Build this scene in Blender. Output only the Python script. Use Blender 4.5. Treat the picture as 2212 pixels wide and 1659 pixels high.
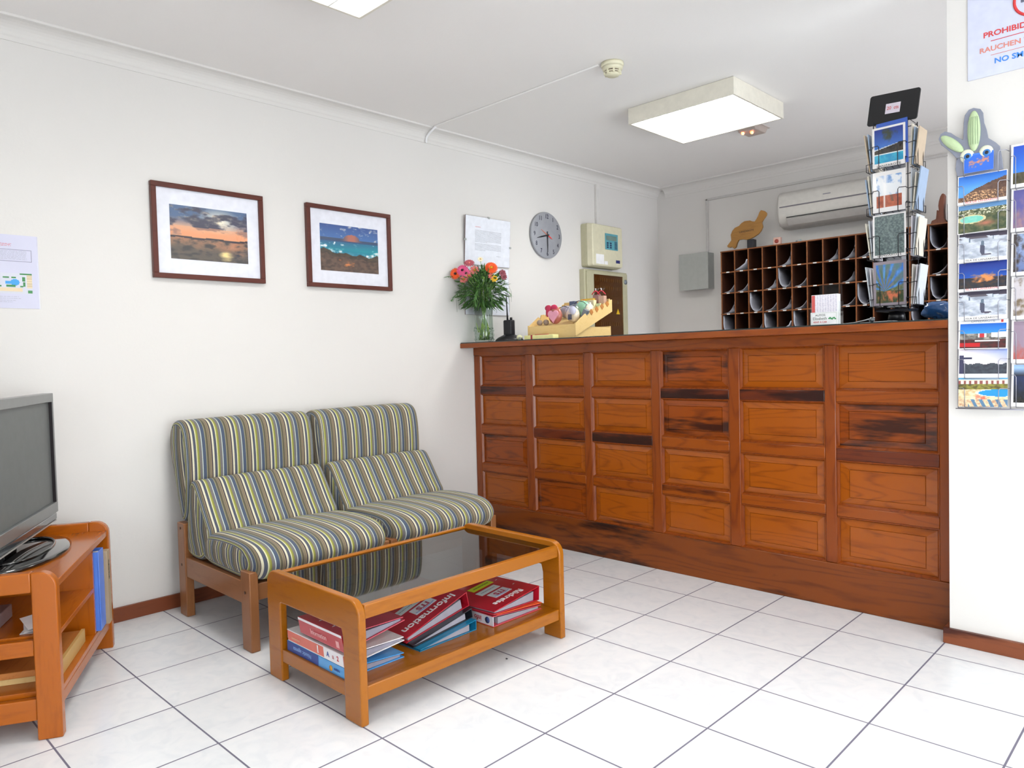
import bpy, bmesh, math, random
from math import pi, sin, cos, radians
from mathutils import Vector, Matrix, noise
random.seed(7)
for o in list(bpy.data.objects): bpy.data.objects.remove(o)
SC = bpy.context.scene
COL = SC.collection

# ------------------------------------------------------------------ camera
FPX, YAW, PITCH, ROLL = 1582.6, 0.7750989, -0.0345132, -0.0254979
CAM = Vector((3.40664, -3.13666, 1.08578))
fw = Vector((-cos(PITCH)*sin(YAW), cos(PITCH)*cos(YAW), sin(PITCH)))
r0 = Vector((cos(YAW), sin(YAW), 0)); u0 = r0.cross(fw)
rt = r0*cos(ROLL)+u0*sin(ROLL); up = -r0*sin(ROLL)+u0*cos(ROLL)
cd = bpy.data.cameras.new('camera'); cam = bpy.data.objects.new('camera', cd); COL.objects.link(cam)
m = Matrix((rt, up, -fw)).transposed().to_4x4(); m.translation = CAM
cam.matrix_world = m
cd.sensor_fit = 'HORIZONTAL'; cd.sensor_width = 36; cd.lens = 36*FPX/2212; cd.clip_start = .02
SC.camera = cam

# ------------------------------------------------------------------ view, world, lights
SC.view_settings.view_transform = 'Standard'; SC.view_settings.look = 'None'
SC.view_settings.gamma = 1; SC.view_settings.use_curve_mapping = False
SC.view_settings.exposure = 1.0
wd = bpy.data.worlds.new('world'); SC.world = wd; wd.use_nodes = True
wd.node_tree.nodes['Background'].inputs[0].default_value = (.80, .90, 1, 1)
wd.node_tree.nodes['Background'].inputs[1].default_value = 1.3
def area(name, loc, rot, sx, sy, energy, col=(1, 1, 1)):
    l = bpy.data.lights.new(name, 'AREA'); l.shape = 'RECTANGLE'; l.size = sx; l.size_y = sy
    l.energy = energy; l.color = col
    o = bpy.data.objects.new(name, l); COL.objects.link(o); o.location = loc; o.rotation_euler = rot
    return o
# daylight coming in through the glazed shop front behind the camera
DAY = area('daylight_front', (4.5, -5.3, 1.0), (radians(90), 0, 0), 1.3, 1.8, 80, (.97, .98, 1))
DAY2 = area('daylight_right', (5.5, -1.75, .95), (radians(90), 0, radians(90)), 1.9, 1.6, 30, (.97, .98, 1))
DAY.data.energy = 37
OFFICE_FILL = area('office_fill', (4.45, .95, 1.25), (radians(90), 0, radians(90)), 1.1, 1.5, 18, (.95, .97, 1))  # fill lamp added to brighten the office; no window known there
LAMP_E = 11.0      # emission of the ceiling luminaires' tubes and reflector

# ------------------------------------------------------------------ constants
T = .333           # floor tile
HC = 2.45          # ceiling
YB = 2.12          # back wall
WT = 1.192         # worktop height

# ------------------------------------------------------------------ materials
def lin(c):
    if isinstance(c, str):
        c = tuple(int(c[i:i+2], 16)/255 for i in (0, 2, 4))
    f = lambda v: v/12.92 if v <= .04045 else ((v+.055)/1.055)**2.4
    return (f(c[0]), f(c[1]), f(c[2]), 1)
MATS = {}
def newmat(name):
    mt = bpy.data.materials.new(name); mt.use_nodes = True
    nt = mt.node_tree
    return mt, nt, nt.nodes['Principled BSDF']
def N(nt, t, **k):
    n = nt.nodes.new(t)
    for a, b in k.items(): setattr(n, a, b)
    return n
def ramp(nt, stops, interp='LINEAR'):
    r = N(nt, 'ShaderNodeValToRGB'); r.color_ramp.interpolation = interp
    e = r.color_ramp.elements
    while len(e) < len(stops): e.new(.5)
    for i, (p, c) in enumerate(stops):
        e[i].position = p; e[i].color = lin(c) if not (isinstance(c, tuple) and len(c) == 4) else c
    return r
def plain(name, col, rough=.5, metal=0, spec=.5, coat=0, var=.04, scale=30, bump=0, bscale=200, emit=0):
    """single colour with a faint procedural mottling"""
    if name in MATS: return MATS[name]
    mt, nt, b = newmat(name)
    b.inputs['Roughness'].default_value = rough; b.inputs['Metallic'].default_value = metal
    b.inputs['Specular IOR Level'].default_value = spec
    b.inputs['Coat Weight'].default_value = coat; b.inputs['Coat Roughness'].default_value = .06
    tc = N(nt, 'ShaderNodeTexCoord'); nz = N(nt, 'ShaderNodeTexNoise'); nz.inputs['Scale'].default_value = scale
    nt.links.new(tc.outputs['Object'], nz.inputs['Vector'])
    c = lin(col); r = ramp(nt, [(.3, tuple(max(0, x*(1-var)) for x in c[:3])+(1,)), (.7, tuple(min(1, x*(1+var)) for x in c[:3])+(1,))])
    nt.links.new(nz.outputs['Fac'], r.inputs['Fac']); nt.links.new(r.outputs['Color'], b.inputs['Base Color'])
    if bump:
        n2 = N(nt, 'ShaderNodeTexNoise'); n2.inputs['Scale'].default_value = bscale; n2.inputs['Detail'].default_value = 3
        nt.links.new(tc.outputs['Object'], n2.inputs['Vector'])
        bp = N(nt, 'ShaderNodeBump'); bp.inputs['Strength'].default_value = bump; bp.inputs['Distance'].default_value = .002
        nt.links.new(n2.outputs['Fac'], bp.inputs['Height']); nt.links.new(bp.outputs['Normal'], b.inputs['Normal'])
    if emit:
        b.inputs['Emission Color'].default_value = lin(col); b.inputs['Emission Strength'].default_value = emit
    MATS[name] = mt; return mt
def wood(name, light, mid, dark, axis='x', rough=.3, coat=.5, fig=1.0, heart=.0, sc=1.0, streak=.5):
    coat *= .45
    """varnished timber, grain along axis, shifted for each object"""
    mt, nt, b = newmat(name); L = nt.links.new
    b.inputs['Roughness'].default_value = rough; b.inputs['Coat Weight'].default_value = coat
    b.inputs['Coat Roughness'].default_value = .10; b.inputs['Specular IOR Level'].default_value = .3
    tc = N(nt, 'ShaderNodeTexCoord'); oi = N(nt, 'ShaderNodeObjectInfo')
    mul = N(nt, 'ShaderNodeMath', operation='MULTIPLY'); mul.inputs[1].default_value = 37.0
    L(oi.outputs['Random'], mul.inputs[0])
    add = N(nt, 'ShaderNodeVectorMath', operation='ADD'); L(tc.outputs['Object'], add.inputs[0])
    cmb = N(nt, 'ShaderNodeCombineXYZ')
    for i in range(3): L(mul.outputs[0], cmb.inputs[i])
    L(cmb.outputs[0], add.inputs[1])
    k = {'x': (1.3, 9, 9), 'y': (9, 1.3, 9), 'z': (9, 9, 1.3)}[axis]
    mp = N(nt, 'ShaderNodeMapping'); mp.inputs['Scale'].default_value = tuple(v*sc for v in k)
    L(add.outputs[0], mp.inputs['Vector'])
    # cathedral figure: a low noise field cut into rings
    n1 = N(nt, 'ShaderNodeTexNoise'); n1.inputs['Scale'].default_value = .9; n1.inputs['Detail'].default_value = 1.2
    L(mp.outputs[0], n1.inputs['Vector'])
    m1 = N(nt, 'ShaderNodeMath', operation='MULTIPLY'); m1.inputs[1].default_value = 16*fig; L(n1.outputs['Fac'], m1.inputs[0])
    fr = N(nt, 'ShaderNodeMath', operation='PINGPONG'); fr.inputs[1].default_value = 1; L(m1.outputs[0], fr.inputs[0])
    n2 = N(nt, 'ShaderNodeTexNoise'); n2.inputs['Scale'].default_value = 9; n2.inputs['Detail'].default_value = 4
    L(mp.outputs[0], n2.inputs['Vector'])
    mx = N(nt, 'ShaderNodeMix'); mx.inputs['Factor'].default_value = streak
    L(fr.outputs[0], mx.inputs['A']); L(n2.outputs['Fac'], mx.inputs['B'])
    r = ramp(nt, [(.12, mid), (.45, light), (.8, light), (.97, mid)]); L(mx.outputs['Result'], r.inputs['Fac'])
    # dark heartwood streaks
    mp2 = N(nt, 'ShaderNodeMapping'); mp2.inputs['Scale'].default_value = tuple(v*sc*.55 for v in k); L(add.outputs[0], mp2.inputs['Vector'])
    n3 = N(nt, 'ShaderNodeTexNoise'); n3.inputs['Scale'].default_value = 1.6; n3.inputs['Detail'].default_value = 5; n3.inputs['Roughness'].default_value = .62
    L(mp2.outputs[0], n3.inputs['Vector'])
    r2 = ramp(nt, [(.60-heart, (0, 0, 0, 1)), (.68-heart, (1, 1, 1, 1))]); L(n3.outputs['Fac'], r2.inputs['Fac'])
    mc = N(nt, 'ShaderNodeMix', data_type='RGBA'); L(r2.outputs['Color'], mc.inputs['Factor']); L(r.outputs['Color'], mc.inputs['A'])
    mc.inputs['B'].default_value = lin(dark)
    L(mc.outputs['Result'], b.inputs['Base Color'])
    bp = N(nt, 'ShaderNodeBump'); bp.inputs['Strength'].default_value = .04; bp.inputs['Distance'].default_value = .001
    L(n2.outputs['Fac'], bp.inputs['Height']); L(bp.outputs['Normal'], b.inputs['Normal'])
    return mt
def glass(name, tint=(1, 1, 1), gloss=.5, rough=.02, ior=1.45):
    mt, nt, b = newmat(name); nt.nodes.remove(b); L = nt.links.new
    out = nt.nodes['Material Output']
    tr = N(nt, 'ShaderNodeBsdfTransparent'); tr.inputs[0].default_value = tint+(1,)
    gl = N(nt, 'ShaderNodeBsdfGlossy'); gl.inputs['Roughness'].default_value = rough
    gl.inputs['Color'].default_value = (1, 1, 1, 1)
    fr = N(nt, 'ShaderNodeFresnel'); fr.inputs['IOR'].default_value = ior
    ge = N(nt, 'ShaderNodeNewGeometry'); fs = N(nt, 'ShaderNodeMath', operation='SUBTRACT'); fs.inputs[0].default_value = gloss; L(ge.outputs['Backfacing'], fs.inputs[1])
    fs.use_clamp = True; cl = N(nt, 'ShaderNodeMath', operation='MULTIPLY'); inv = N(nt, 'ShaderNodeMath', operation='SUBTRACT'); inv.inputs[0].default_value = 1; L(ge.outputs['Backfacing'], inv.inputs[1])
    L(inv.outputs[0], cl.inputs[0]); cl.inputs[1].default_value = gloss
    mu = N(nt, 'ShaderNodeMath', operation='MULTIPLY'); L(cl.outputs[0], mu.inputs[1]); L(fr.outputs[0], mu.inputs[0])
    mx = N(nt, 'ShaderNodeMixShader'); L(mu.outputs[0], mx.inputs[0]); L(tr.outputs[0], mx.inputs[1]); L(gl.outputs[0], mx.inputs[2])
    L(mx.outputs[0], out.inputs['Surface']); return mt
def printed(name, rough=.25, coat=.3):
    mt, nt, b = newmat(name); a = N(nt, 'ShaderNodeVertexColor'); a.layer_name = 'ink'
    nt.links.new(a.outputs['Color'], b.inputs['Base Color'])
    b.inputs['Roughness'].default_value = rough; b.inputs['Coat Weight'].default_value = coat; b.inputs['Coat Roughness'].default_value = .05
    return mt

def wallmat(name, col, rough=.85, bump=.15):
    mt, nt, b = newmat(name); L = nt.links.new
    b.inputs['Roughness'].default_value = rough; b.inputs['Specular IOR Level'].default_value = .25
    tc = N(nt, 'ShaderNodeTexCoord'); n1 = N(nt, 'ShaderNodeTexNoise'); n1.inputs['Scale'].default_value = 1.2; n1.inputs['Detail'].default_value = 3
    L(tc.outputs['Object'], n1.inputs['Vector']); c = lin(col)
    r = ramp(nt, [(.3, tuple(x*.985 for x in c[:3])+(1,)), (.7, c)]); L(n1.outputs['Fac'], r.inputs['Fac']); L(r.outputs['Color'], b.inputs['Base Color'])
    n2 = N(nt, 'ShaderNodeTexNoise'); n2.inputs['Scale'].default_value = 90; n2.inputs['Detail'].default_value = 4; L(tc.outputs['Object'], n2.inputs['Vector'])
    bp = N(nt, 'ShaderNodeBump'); bp.inputs['Strength'].default_value = bump; bp.inputs['Distance'].default_value = .002
    L(n2.outputs['Fac'], bp.inputs['Height']); L(bp.outputs['Normal'], b.inputs['Normal']); return mt
def tilemat():
    mt, nt, b = newmat('glazed floor tiles'); L = nt.links.new
    tc = N(nt, 'ShaderNodeTexCoord'); sp = N(nt, 'ShaderNodeSeparateXYZ'); L(tc.outputs['Object'], sp.inputs[0])
    def edge(sock, off):
        a = N(nt, 'ShaderNodeMath', operation='ADD'); a.inputs[1].default_value = off+T*50; L(sock, a.inputs[0])
        d = N(nt, 'ShaderNodeMath', operation='DIVIDE'); d.inputs[1].default_value = T; L(a.outputs[0], d.inputs[0])
        f = N(nt, 'ShaderNodeMath', operation='FRACT'); L(d.outputs[0], f.inputs[0])
        s = N(nt, 'ShaderNodeMath', operation='SUBTRACT'); s.inputs[1].default_value = .5; L(f.outputs[0], s.inputs[0])
        ab = N(nt, 'ShaderNodeMath', operation='ABSOLUTE'); L(s.outputs[0], ab.inputs[0])
        fl = N(nt, 'ShaderNodeMath', operation='FLOOR'); L(d.outputs[0], fl.inputs[0])
        return ab.outputs[0], fl.outputs[0]
    ex, ix = edge(sp.outputs['X'], 0); ey, iy = edge(sp.outputs['Y'], .8*T)
    mx = N(nt, 'ShaderNodeMath', operation='MAXIMUM'); L(ex, mx.inputs[0]); L(ey, mx.inputs[1])
    g = N(nt, 'ShaderNodeMapRange'); g.inputs['From Min'].default_value = .4903; g.inputs['From Max'].default_value = .4930
    L(mx.outputs[0], g.inputs['Value'])
    cm = N(nt, 'ShaderNodeCombineXYZ'); L(ix, cm.inputs[0]); L(iy, cm.inputs[1])
    wn = N(nt, 'ShaderNodeTexWhiteNoise'); L(cm.outputs[0], wn.inputs['Vector'])
    va = N(nt, 'ShaderNodeVectorMath', operation='MULTIPLY_ADD'); va.inputs[1].default_value = (1, 1, 1)
    L(tc.outputs['Object'], va.inputs[0]); L(wn.outputs['Color'], va.inputs[2])
    n1 = N(nt, 'ShaderNodeTexNoise'); n1.inputs['Scale'].default_value = 14; n1.inputs['Detail'].default_value = 5; n1.inputs['Distortion'].default_value = 1.2
    L(va.outputs[0], n1.inputs['Vector'])
    r = ramp(nt, [(.33, 'dfe2e6'), (.5, 'e5e7ea'), (.7, 'e9eaec')]); L(n1.outputs['Fac'], r.inputs['Fac'])
    mc = N(nt, 'ShaderNodeMix', data_type='RGBA'); L(g.outputs[0], mc.inputs['Factor']); L(r.outputs['Color'], mc.inputs['A']); mc.inputs['B'].default_value = lin('6f6c7e')
    L(mc.outputs['Result'], b.inputs['Base Color'])
    rr = N(nt, 'ShaderNodeMix'); L(g.outputs[0], rr.inputs['Factor']); rr.inputs['A'].default_value = .22; rr.inputs['B'].default_value = .8
    L(rr.outputs['Result'], b.inputs['Roughness'])
    inv = N(nt, 'ShaderNodeMath', operation='SUBTRACT'); inv.inputs[0].default_value = 1; L(g.outputs[0], inv.inputs[1])
    bp = N(nt, 'ShaderNodeBump'); bp.inputs['Strength'].default_value = .4; bp.inputs['Distance'].default_value = .001
    L(inv.outputs[0], bp.inputs['Height']); L(bp.outputs['Normal'], b.inputs['Normal'])
    return mt
STRIPES = [(0, 'd9d3b8'), (.075, '565a68'), (.20, 'd8d6ac'), (.245, '9c9f52'), (.30, '8b8a42'), (.345, '777374'), (.47, 'c6cfc8'),
           (.51, '515c70'), (.665, '9a9678'), (.70, '625e4c'), (.79, '7c7062'), (.82, '95866c'), (.85, '6e6456'), (.88, '95866c'), (.93, '453c46'), (.985, 'd9d3b8')]
def fabric():
    mt, nt, b = newmat('striped upholstery'); L = nt.links.new
    uv = N(nt, 'ShaderNodeUVMap'); uv.uv_map = 'stripe'
    sp = N(nt, 'ShaderNodeSeparateXYZ'); L(uv.outputs[0], sp.inputs[0])
    d = N(nt, 'ShaderNodeMath', operation='DIVIDE'); d.inputs[1].default_value = .0895; L(sp.outputs['X'], d.inputs[0])
    f = N(nt, 'ShaderNodeMath', operation='FRACT'); L(d.outputs[0], f.inputs[0])
    r = ramp(nt, STRIPES, 'CONSTANT'); L(f.outputs[0], r.inputs['Fac'])
    tc = N(nt, 'ShaderNodeTexCoord'); n1 = N(nt, 'ShaderNodeTexNoise'); n1.inputs['Scale'].default_value = 420; n1.inputs['Detail'].default_value = 2
    L(tc.outputs['Object'], n1.inputs['Vector'])
    mr = N(nt, 'ShaderNodeMapRange'); mr.inputs['To Min'].default_value = .72; mr.inputs['To Max'].default_value = 1.12; L(n1.outputs['Fac'], mr.inputs['Value'])
    mc = N(nt, 'ShaderNodeVectorMath', operation='SCALE'); L(r.outputs['Color'], mc.inputs[0]); L(mr.outputs[0], mc.inputs['Scale'])
    L(mc.outputs[0], b.inputs['Base Color'])
    b.inputs['Roughness'].default_value = .9; b.inputs['Specular IOR Level'].default_value = .15; b.inputs['Sheen Weight'].default_value = .15
    bp = N(nt, 'ShaderNodeBump'); bp.inputs['Strength'].default_value = .25; bp.inputs['Distance'].default_value = .001
    L(n1.outputs['Fac'], bp.inputs['Height']); L(bp.outputs['Normal'], b.inputs['Normal']); return mt

WALL = wallmat('white wall paint', 'dedbd8'); CEIL = wallmat('white ceiling paint', 'efecea'); TILE = tilemat(); FAB = fabric()
C_H = wood('counter wood horizontal', '8c430c', '6c2c08', '42180a', 'x', .3, .6, 1.5, -.02)
C_HD = wood('counter wood dark heart', '642a12', '461a0e', '2c100a', 'x', .3, .6, 1.5, .10)
C_P = wood('counter panel wood', '984c0a', '783608', '4c1e0a', 'x', .28, .6, 1.8, -.05)
C_PD = wood('counter panel wood with dark heart', '883e0a', '642a0a', '38160a', 'x', .28, .6, 1.7, .08)
C_V = wood('counter wood vertical', '823c0e', '66280a', '42180a', 'z', .3, .6, 1.2, -.06)
C_PL = wood('counter plinth wood', '783a0c', '5a280a', '2a1208', 'x', .3, .5, 1.5, .05, .8)
C_T = wood('worktop edge wood', '8a4416', '6e3010', '42180a', 'x', .3, .5, .8, -.08)
OAKX = wood('honey wood along x', 'a4600c', '8c4e08', '724008', 'x', .27, .6, .5, -.12, 1.2, .75)
OAKY = wood('honey wood along y', 'a4600c', '8c4e08', '724008', 'y', .27, .6, .5, -.12, 1.2, .75)
OAKZ = wood('honey wood upright', 'a4600c', '8c4e08', '724008', 'z', .27, .6, .5, -.12, 1.2, .75)
STX = wood('stand wood along', 'ac5a0c', '94490a', '78380a', 'x', .27, .6, .6, -.1, 1.2, .7)
STZ = wood('stand wood upright', 'ac5a0c', '94490a', '78380a', 'z', .27, .6, .6, -.1, 1.2, .7)
STY = wood('stand wood across', 'ac5a0c', '94490a', '78380a', 'y', .27, .6, .6, -.1, 1.2, .7)
CHZ = wood('chair frame wood', '93603a', '7e4e2a', '64391e', 'z', .35, .4, .5, -.1, 1.2, .7)
CHX = wood('chair rail wood', '93603a', '7e4e2a', '64391e', 'x', .35, .4, .5, -.1, 1.2, .7)
CHY = wood('chair cross rail wood', '93603a', '7e4e2a', '64391e', 'y', .35, .4, .5, -.1, 1.2, .7)
BBY = wood('baseboard wood y', '7a3f24', '60301c', '3c1a10', 'y', .4, .3, .5, 0, 1, .7)
BBX = wood('baseboard wood x', '7e4428', '683420', '462016', 'x', .4, .3, .5, 0, 1, .7)
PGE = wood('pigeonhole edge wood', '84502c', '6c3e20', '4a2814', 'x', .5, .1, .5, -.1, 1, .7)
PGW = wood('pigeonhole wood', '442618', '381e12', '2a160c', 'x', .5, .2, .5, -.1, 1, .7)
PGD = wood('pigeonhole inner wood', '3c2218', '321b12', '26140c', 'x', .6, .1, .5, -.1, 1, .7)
PINE = wood('pale pine', 'e0c084', 'd4b070', 'b98a4a', 'x', .5, .1, .25, -.12, 2, .8)
ISLW = wood('island plaque wood', 'a5773c', '8c6030', '6c4520', 'x', .5, .2, .5, -.1, 2, .6)
FIGW = wood('figurine wood', '7c4a38', '673828', '4a241a', 'z', .5, .2, .5, -.1, 2, .6)
FRM = wood('picture frame wood', '5a2a20', '4a2018', '32140f', 'y', .4, .3, .4, -.1, 2, .7)
WHITE = plain('white paper', 'eeeef0', .6); PAPER = plain('office paper', 'b9bbc6', .6); CREAM = plain('cream plastic', 'd8d3b8', .45)
CREAM2 = plain('cream painted steel', 'b9b598', .45); BLACK = plain('black plastic', '16161a', .35); INK = plain('black ink', '24242a', .6)
REDINK = plain('red ink', 'd23a3c', .6); ORINK = plain('faded red ink', 'd9887a', .6); BLUINK = plain('blue ink', '3a86e0', .6); GREYTX = plain('grey print', '8d8d98', .6)
STEEL = plain('grey steel box', 'a5a8a6', .4, .1); GLS = glass('clear glass', (.97, .98, .97), .8); PANE = glass('picture glass', (1, 1, 1), .9, .01, 1.5)
SMOKE = glass('smoked glass', (.34, .35, .36), 1.0, .03, 1.55); VASE = glass('vase glass', (.88, .93, .90), 1.6, .04, 1.5); CELLO = glass('cellophane', (.93, .93, .95), 1.8, .12, 1.5)
PRN = printed('printed photograph'); PRM = printed('matt print', .6, 0)

# ------------------------------------------------------------------ mesh helpers
class MB:
    def __init__(s): s.bm = bmesh.new(); s.uv = None
    def faces(s, vs, fs, smooth=False):
        v = [s.bm.verts.new(p) for p in vs]; out = []
        for f in fs:
            try:
                q = s.bm.faces.new([v[i] for i in f]); q.smooth = smooth; out.append(q)
            except ValueError: pass
        return out
    def box(s, x0, x1, y0, y1, z0, z1, M=None):
        p = [Vector((x, y, z)) for x in (x0, x1) for y in (y0, y1) for z in (z0, z1)]
        if M: p = [M @ q for q in p]
        s.faces(p, [(0, 1, 3, 2), (4, 6, 7, 5), (0, 4, 5, 1), (2, 3, 7, 6), (0, 2, 6, 4), (1, 5, 7, 3)]); return s
    def hexa(s, p):   # 4 bottom pts ccw, 4 top pts
        s.faces(p, [(3, 2, 1, 0), (4, 5, 6, 7), (0, 1, 5, 4), (1, 2, 6, 5), (2, 3, 7, 6), (3, 0, 4, 7)]); return s
    def prism(s, poly, f0, f1, smooth=False):   # f maps (a,b)->Vector
        n = len(poly); a = [f0(*p) for p in poly]; b = [f1(*p) for p in poly]
        s.faces(a+b, [tuple(range(n))[::-1], tuple(range(n, 2*n))]+[(i, (i+1) % n, n+(i+1) % n, n+i) for i in range(n)], smooth)
        return s
    def lathe(s, prof, c=(0, 0, 0), n=32, M=None, cap=True, smooth=True):
        vs = []; fs = []
        for r, z in prof:
            for i in range(n):
                a = 2*pi*i/n; q = Vector((r*cos(a), r*sin(a), z)); q = (M @ q if M else q)+Vector(c); vs.append(q)
        for k in range(len(prof)-1):
            for i in range(n):
                fs.append((k*n+i, k*n+(i+1) % n, (k+1)*n+(i+1) % n, (k+1)*n+i))
        if cap: fs.append(tuple(range(n))[::-1]); fs.append(tuple(range((len(prof)-1)*n, len(prof)*n)))
        s.faces(vs, fs, smooth); return s
    def tube(s, pts, r, n=8, closed=False, r1=None):
        pts = [Vector(p) for p in pts]; m = len(pts); vs = []; fs = []
        for i, p in enumerate(pts):
            if closed: t = pts[(i+1) % m]-pts[i-1]
            else: t = pts[min(i+1, m-1)]-pts[max(i-1, 0)]
            t.normalize(); a = t.orthogonal().normalized() if i == 0 else (pa - t*pa.dot(t)).normalized()
            pa = a; bb = t.cross(a); rr = r if r1 is None else r+(r1-r)*i/(m-1)
            for k in range(n):
                th = 2*pi*k/n; vs.append(p+(a*cos(th)+bb*sin(th))*rr)
        for i in range(m if closed else m-1):
            for k in range(n):
                j = (i+1) % m; fs.append((i*n+k, i*n+(k+1) % n, j*n+(k+1) % n, j*n+k))
        if not closed: fs += [tuple(range(n))[::-1], tuple(range((m-1)*n, m*n))]
        s.faces(vs, fs, True); return s
    def ball(s, c, rx, ry, rz, n=20, m=12, M=None, f=None):
        vs = []; fs = []
        for j in range(1, m):
            a = pi*j/m
            for i in range(n):
                b = 2*pi*i/n; q = Vector((rx*sin(a)*cos(b), ry*sin(a)*sin(b), rz*cos(a)))
                if f: q = f(q)
                vs.append((M @ q if M else q)+Vector(c))
        t = Vector((0, 0, rz)); d = Vector((0, 0, -rz))
        if f: t = f(t); d = f(d)
        vs.append((M @ t if M else t)+Vector(c)); vs.append((M @ d if M else d)+Vector(c))
        for j in range(m-2):
            for i in range(n): fs.append((j*n+i, (j+1)*n+i, (j+1)*n+(i+1) % n, j*n+(i+1) % n))
        k = (m-1)*n
        for i in range(n): fs.append((k, i, (i+1) % n)); fs.append((k+1, (m-2)*n+(i+1) % n, (m-2)*n+i))
        s.faces(vs, fs, True); return s
def link(name, data, parent=None):
    o = bpy.data.objects.new(name, data); COL.objects.link(o)
    if parent is not None: o.parent = parent
    return o
def tag(o, label, cat, group=None):
    o['label'] = label; o['category'] = cat
    if group: o['group'] = group
    return o
def wroot(o):
    v = Vector((0, 0, 0))
    while o is not None: v += o.location; o = o.parent
    return v
def part(name, mb, mat, parent=None, bevel=0, local=False, label=None, seg=2, org=None):
    """link a mesh; coordinates are world unless local (then the parent's own frame)"""
    bm = mb.bm
    bmesh.ops.recalc_face_normals(bm, faces=bm.faces[:])
    sh = Vector((0, 0, 0))
    if parent is not None and not local: sh = wroot(parent)
    if parent is None:
        if org is None:
            xs = [v.co for v in bm.verts]
            org = Vector(((min(p.x for p in xs)+max(p.x for p in xs))/2, (min(p.y for p in xs)+max(p.y for p in xs))/2, min(p.z for p in xs)))
        sh = Vector(org)
    if sh.length > 0: bmesh.ops.translate(bm, verts=bm.verts[:], vec=-sh)
    me = bpy.data.meshes.new(name); bm.to_mesh(me); bm.free()
    if isinstance(mat, (list, tuple)):
        for q in mat: me.materials.append(q)
    else: me.materials.append(mat)
    o = link(name, me, parent)
    if parent is None: o.location = sh
    if bevel:
        b = o.modifiers.new('bevel', 'BEVEL'); b.width = bevel; b.segments = seg; b.limit_method = 'ANGLE'; b.angle_limit = radians(35)
        for p in me.polygons: p.use_smooth = True
        me.set_sharp_from_angle(angle=radians(35)) if hasattr(me, 'set_sharp_from_angle') else None
    if label: o['label'] = label
    return o
def thing(name, label, cat, loc, rz=0, group=None):
    o = link(name, None); o.location = loc; o.rotation_euler = (0, 0, rz); return tag(o, label, cat, group)
def struct(name, mb, mat, bevel=0, label=None):
    o = part(name, mb, mat, None, bevel); o['kind'] = 'structure'
    if label: o['label'] = label
    return o
def B(*a): return MB().box(*a)
_tc = {}
def text_mesh(s, size, xs=1.0, bold=0, extr=.0004):
    c = bpy.data.curves.new('t', 'FONT'); c.body = s; c.size = size; c.extrude = extr; c.offset = bold; c.resolution_u = 3
    c.align_x = 'CENTER'; c.align_y = 'CENTER'
    o = bpy.data.objects.new('t', c); COL.objects.link(o); bpy.context.view_layer.update()
    me = bpy.data.meshes.new_from_object(o.evaluated_get(bpy.context.evaluated_depsgraph_get()))
    bpy.data.objects.remove(o); bpy.data.curves.remove(c)
    for v in me.vertices: v.co.x *= xs
    return me
def frame(o, X, Y):   # 4x4 placing local x along X, y along Y at o
    X = Vector(X).normalized(); Y = Vector(Y).normalized(); Z = X.cross(Y).normalized()
    M = Matrix((X, Y, Z)).transposed().to_4x4(); M.translation = Vector(o); return M
def text(name, s, size, mat, parent, M, xs=1.0, bold=0, world=True):
    me = text_mesh(s, size, xs, bold)
    if world and parent is not None: M = Matrix.Translation(-wroot(parent)) @ M
    me.transform(M); me.name = name
    me.materials.clear(); me.materials.append(mat)
    return link(name, me, parent)
def lines_mb(M, rows, x0, x1, t=.0011, th=.0003, wob=True, seed=1):
    """rows of tiny print as dashes in the plane of M"""
    rnd = random.Random(seed); mb = MB()
    for y, fr in rows:
        x = x0; xe = x0+(x1-x0)*fr
        while x < xe-.002:
            w = rnd.uniform(.004, .014); mb.box(x, min(x+w, xe), y-t/2, y+t/2, 0, th, M); x += w+rnd.uniform(.0012, .003)
    return mb
def sheet(M, w, h, nx, ny, fn, th=.0004):
    """a printed sheet: grid with per-vertex ink colour, in plane of M, centre origin"""
    mb = MB(); bm = mb.bm; cl = bm.loops.layers.float_color.new('ink')
    vs = [[bm.verts.new(M @ Vector((-w/2+w*i/nx, -h/2+h*j/ny, th))) for i in range(nx+1)] for j in range(ny+1)]
    bk = [bm.verts.new(M @ Vector((sx*w/2, sy*h/2, 0))) for sx, sy in ((-1, -1), (1, -1), (1, 1), (-1, 1))]
    for j in range(ny):
        for i in range(nx):
            f = bm.faces.new((vs[j][i], vs[j][i+1], vs[j+1][i+1], vs[j+1][i]))
            c = fn((i+.5)/nx, (j+.5)/ny); c = lin(tuple(min(1, max(0, q/255)) for q in c))
            for l in f.loops: l[cl] = c
    f = bm.faces.new((bk[0], bk[3], bk[2], bk[1]))
    for l in f.loops: l[cl] = (.8, .8, .8, 1)
    return mb
def fbm(x, y, s=1.0, o=4): return noise.fractal(Vector((x*s, y*s, 3.7)), 1.0, 2.0, o)
def mixc(a, b, t):
    t = min(1, max(0, t)); return tuple(a[i]*(1-t)+b[i]*t for i in range(3))
def rounded(x0, x1, z0, z1, r, n=5, corners=(1, 1, 1, 1)):
    """ccw rounded rectangle, corners bl br tr tl"""
    out = []
    for k, (cx, cz, a0) in enumerate([(x0+r, z0+r, pi), (x1-r, z0+r, 1.5*pi), (x1-r, z1-r, 0), (x0+r, z1-r, .5*pi)]):
        if corners[k]:
            for i in range(n+1):
                a = a0+pi/2*i/n; out.append((cx+r*cos(a), cz+r*sin(a)))
        else: out.append([(x0, z0), (x1, z0), (x1, z1), (x0, z1)][k])
    return out

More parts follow.
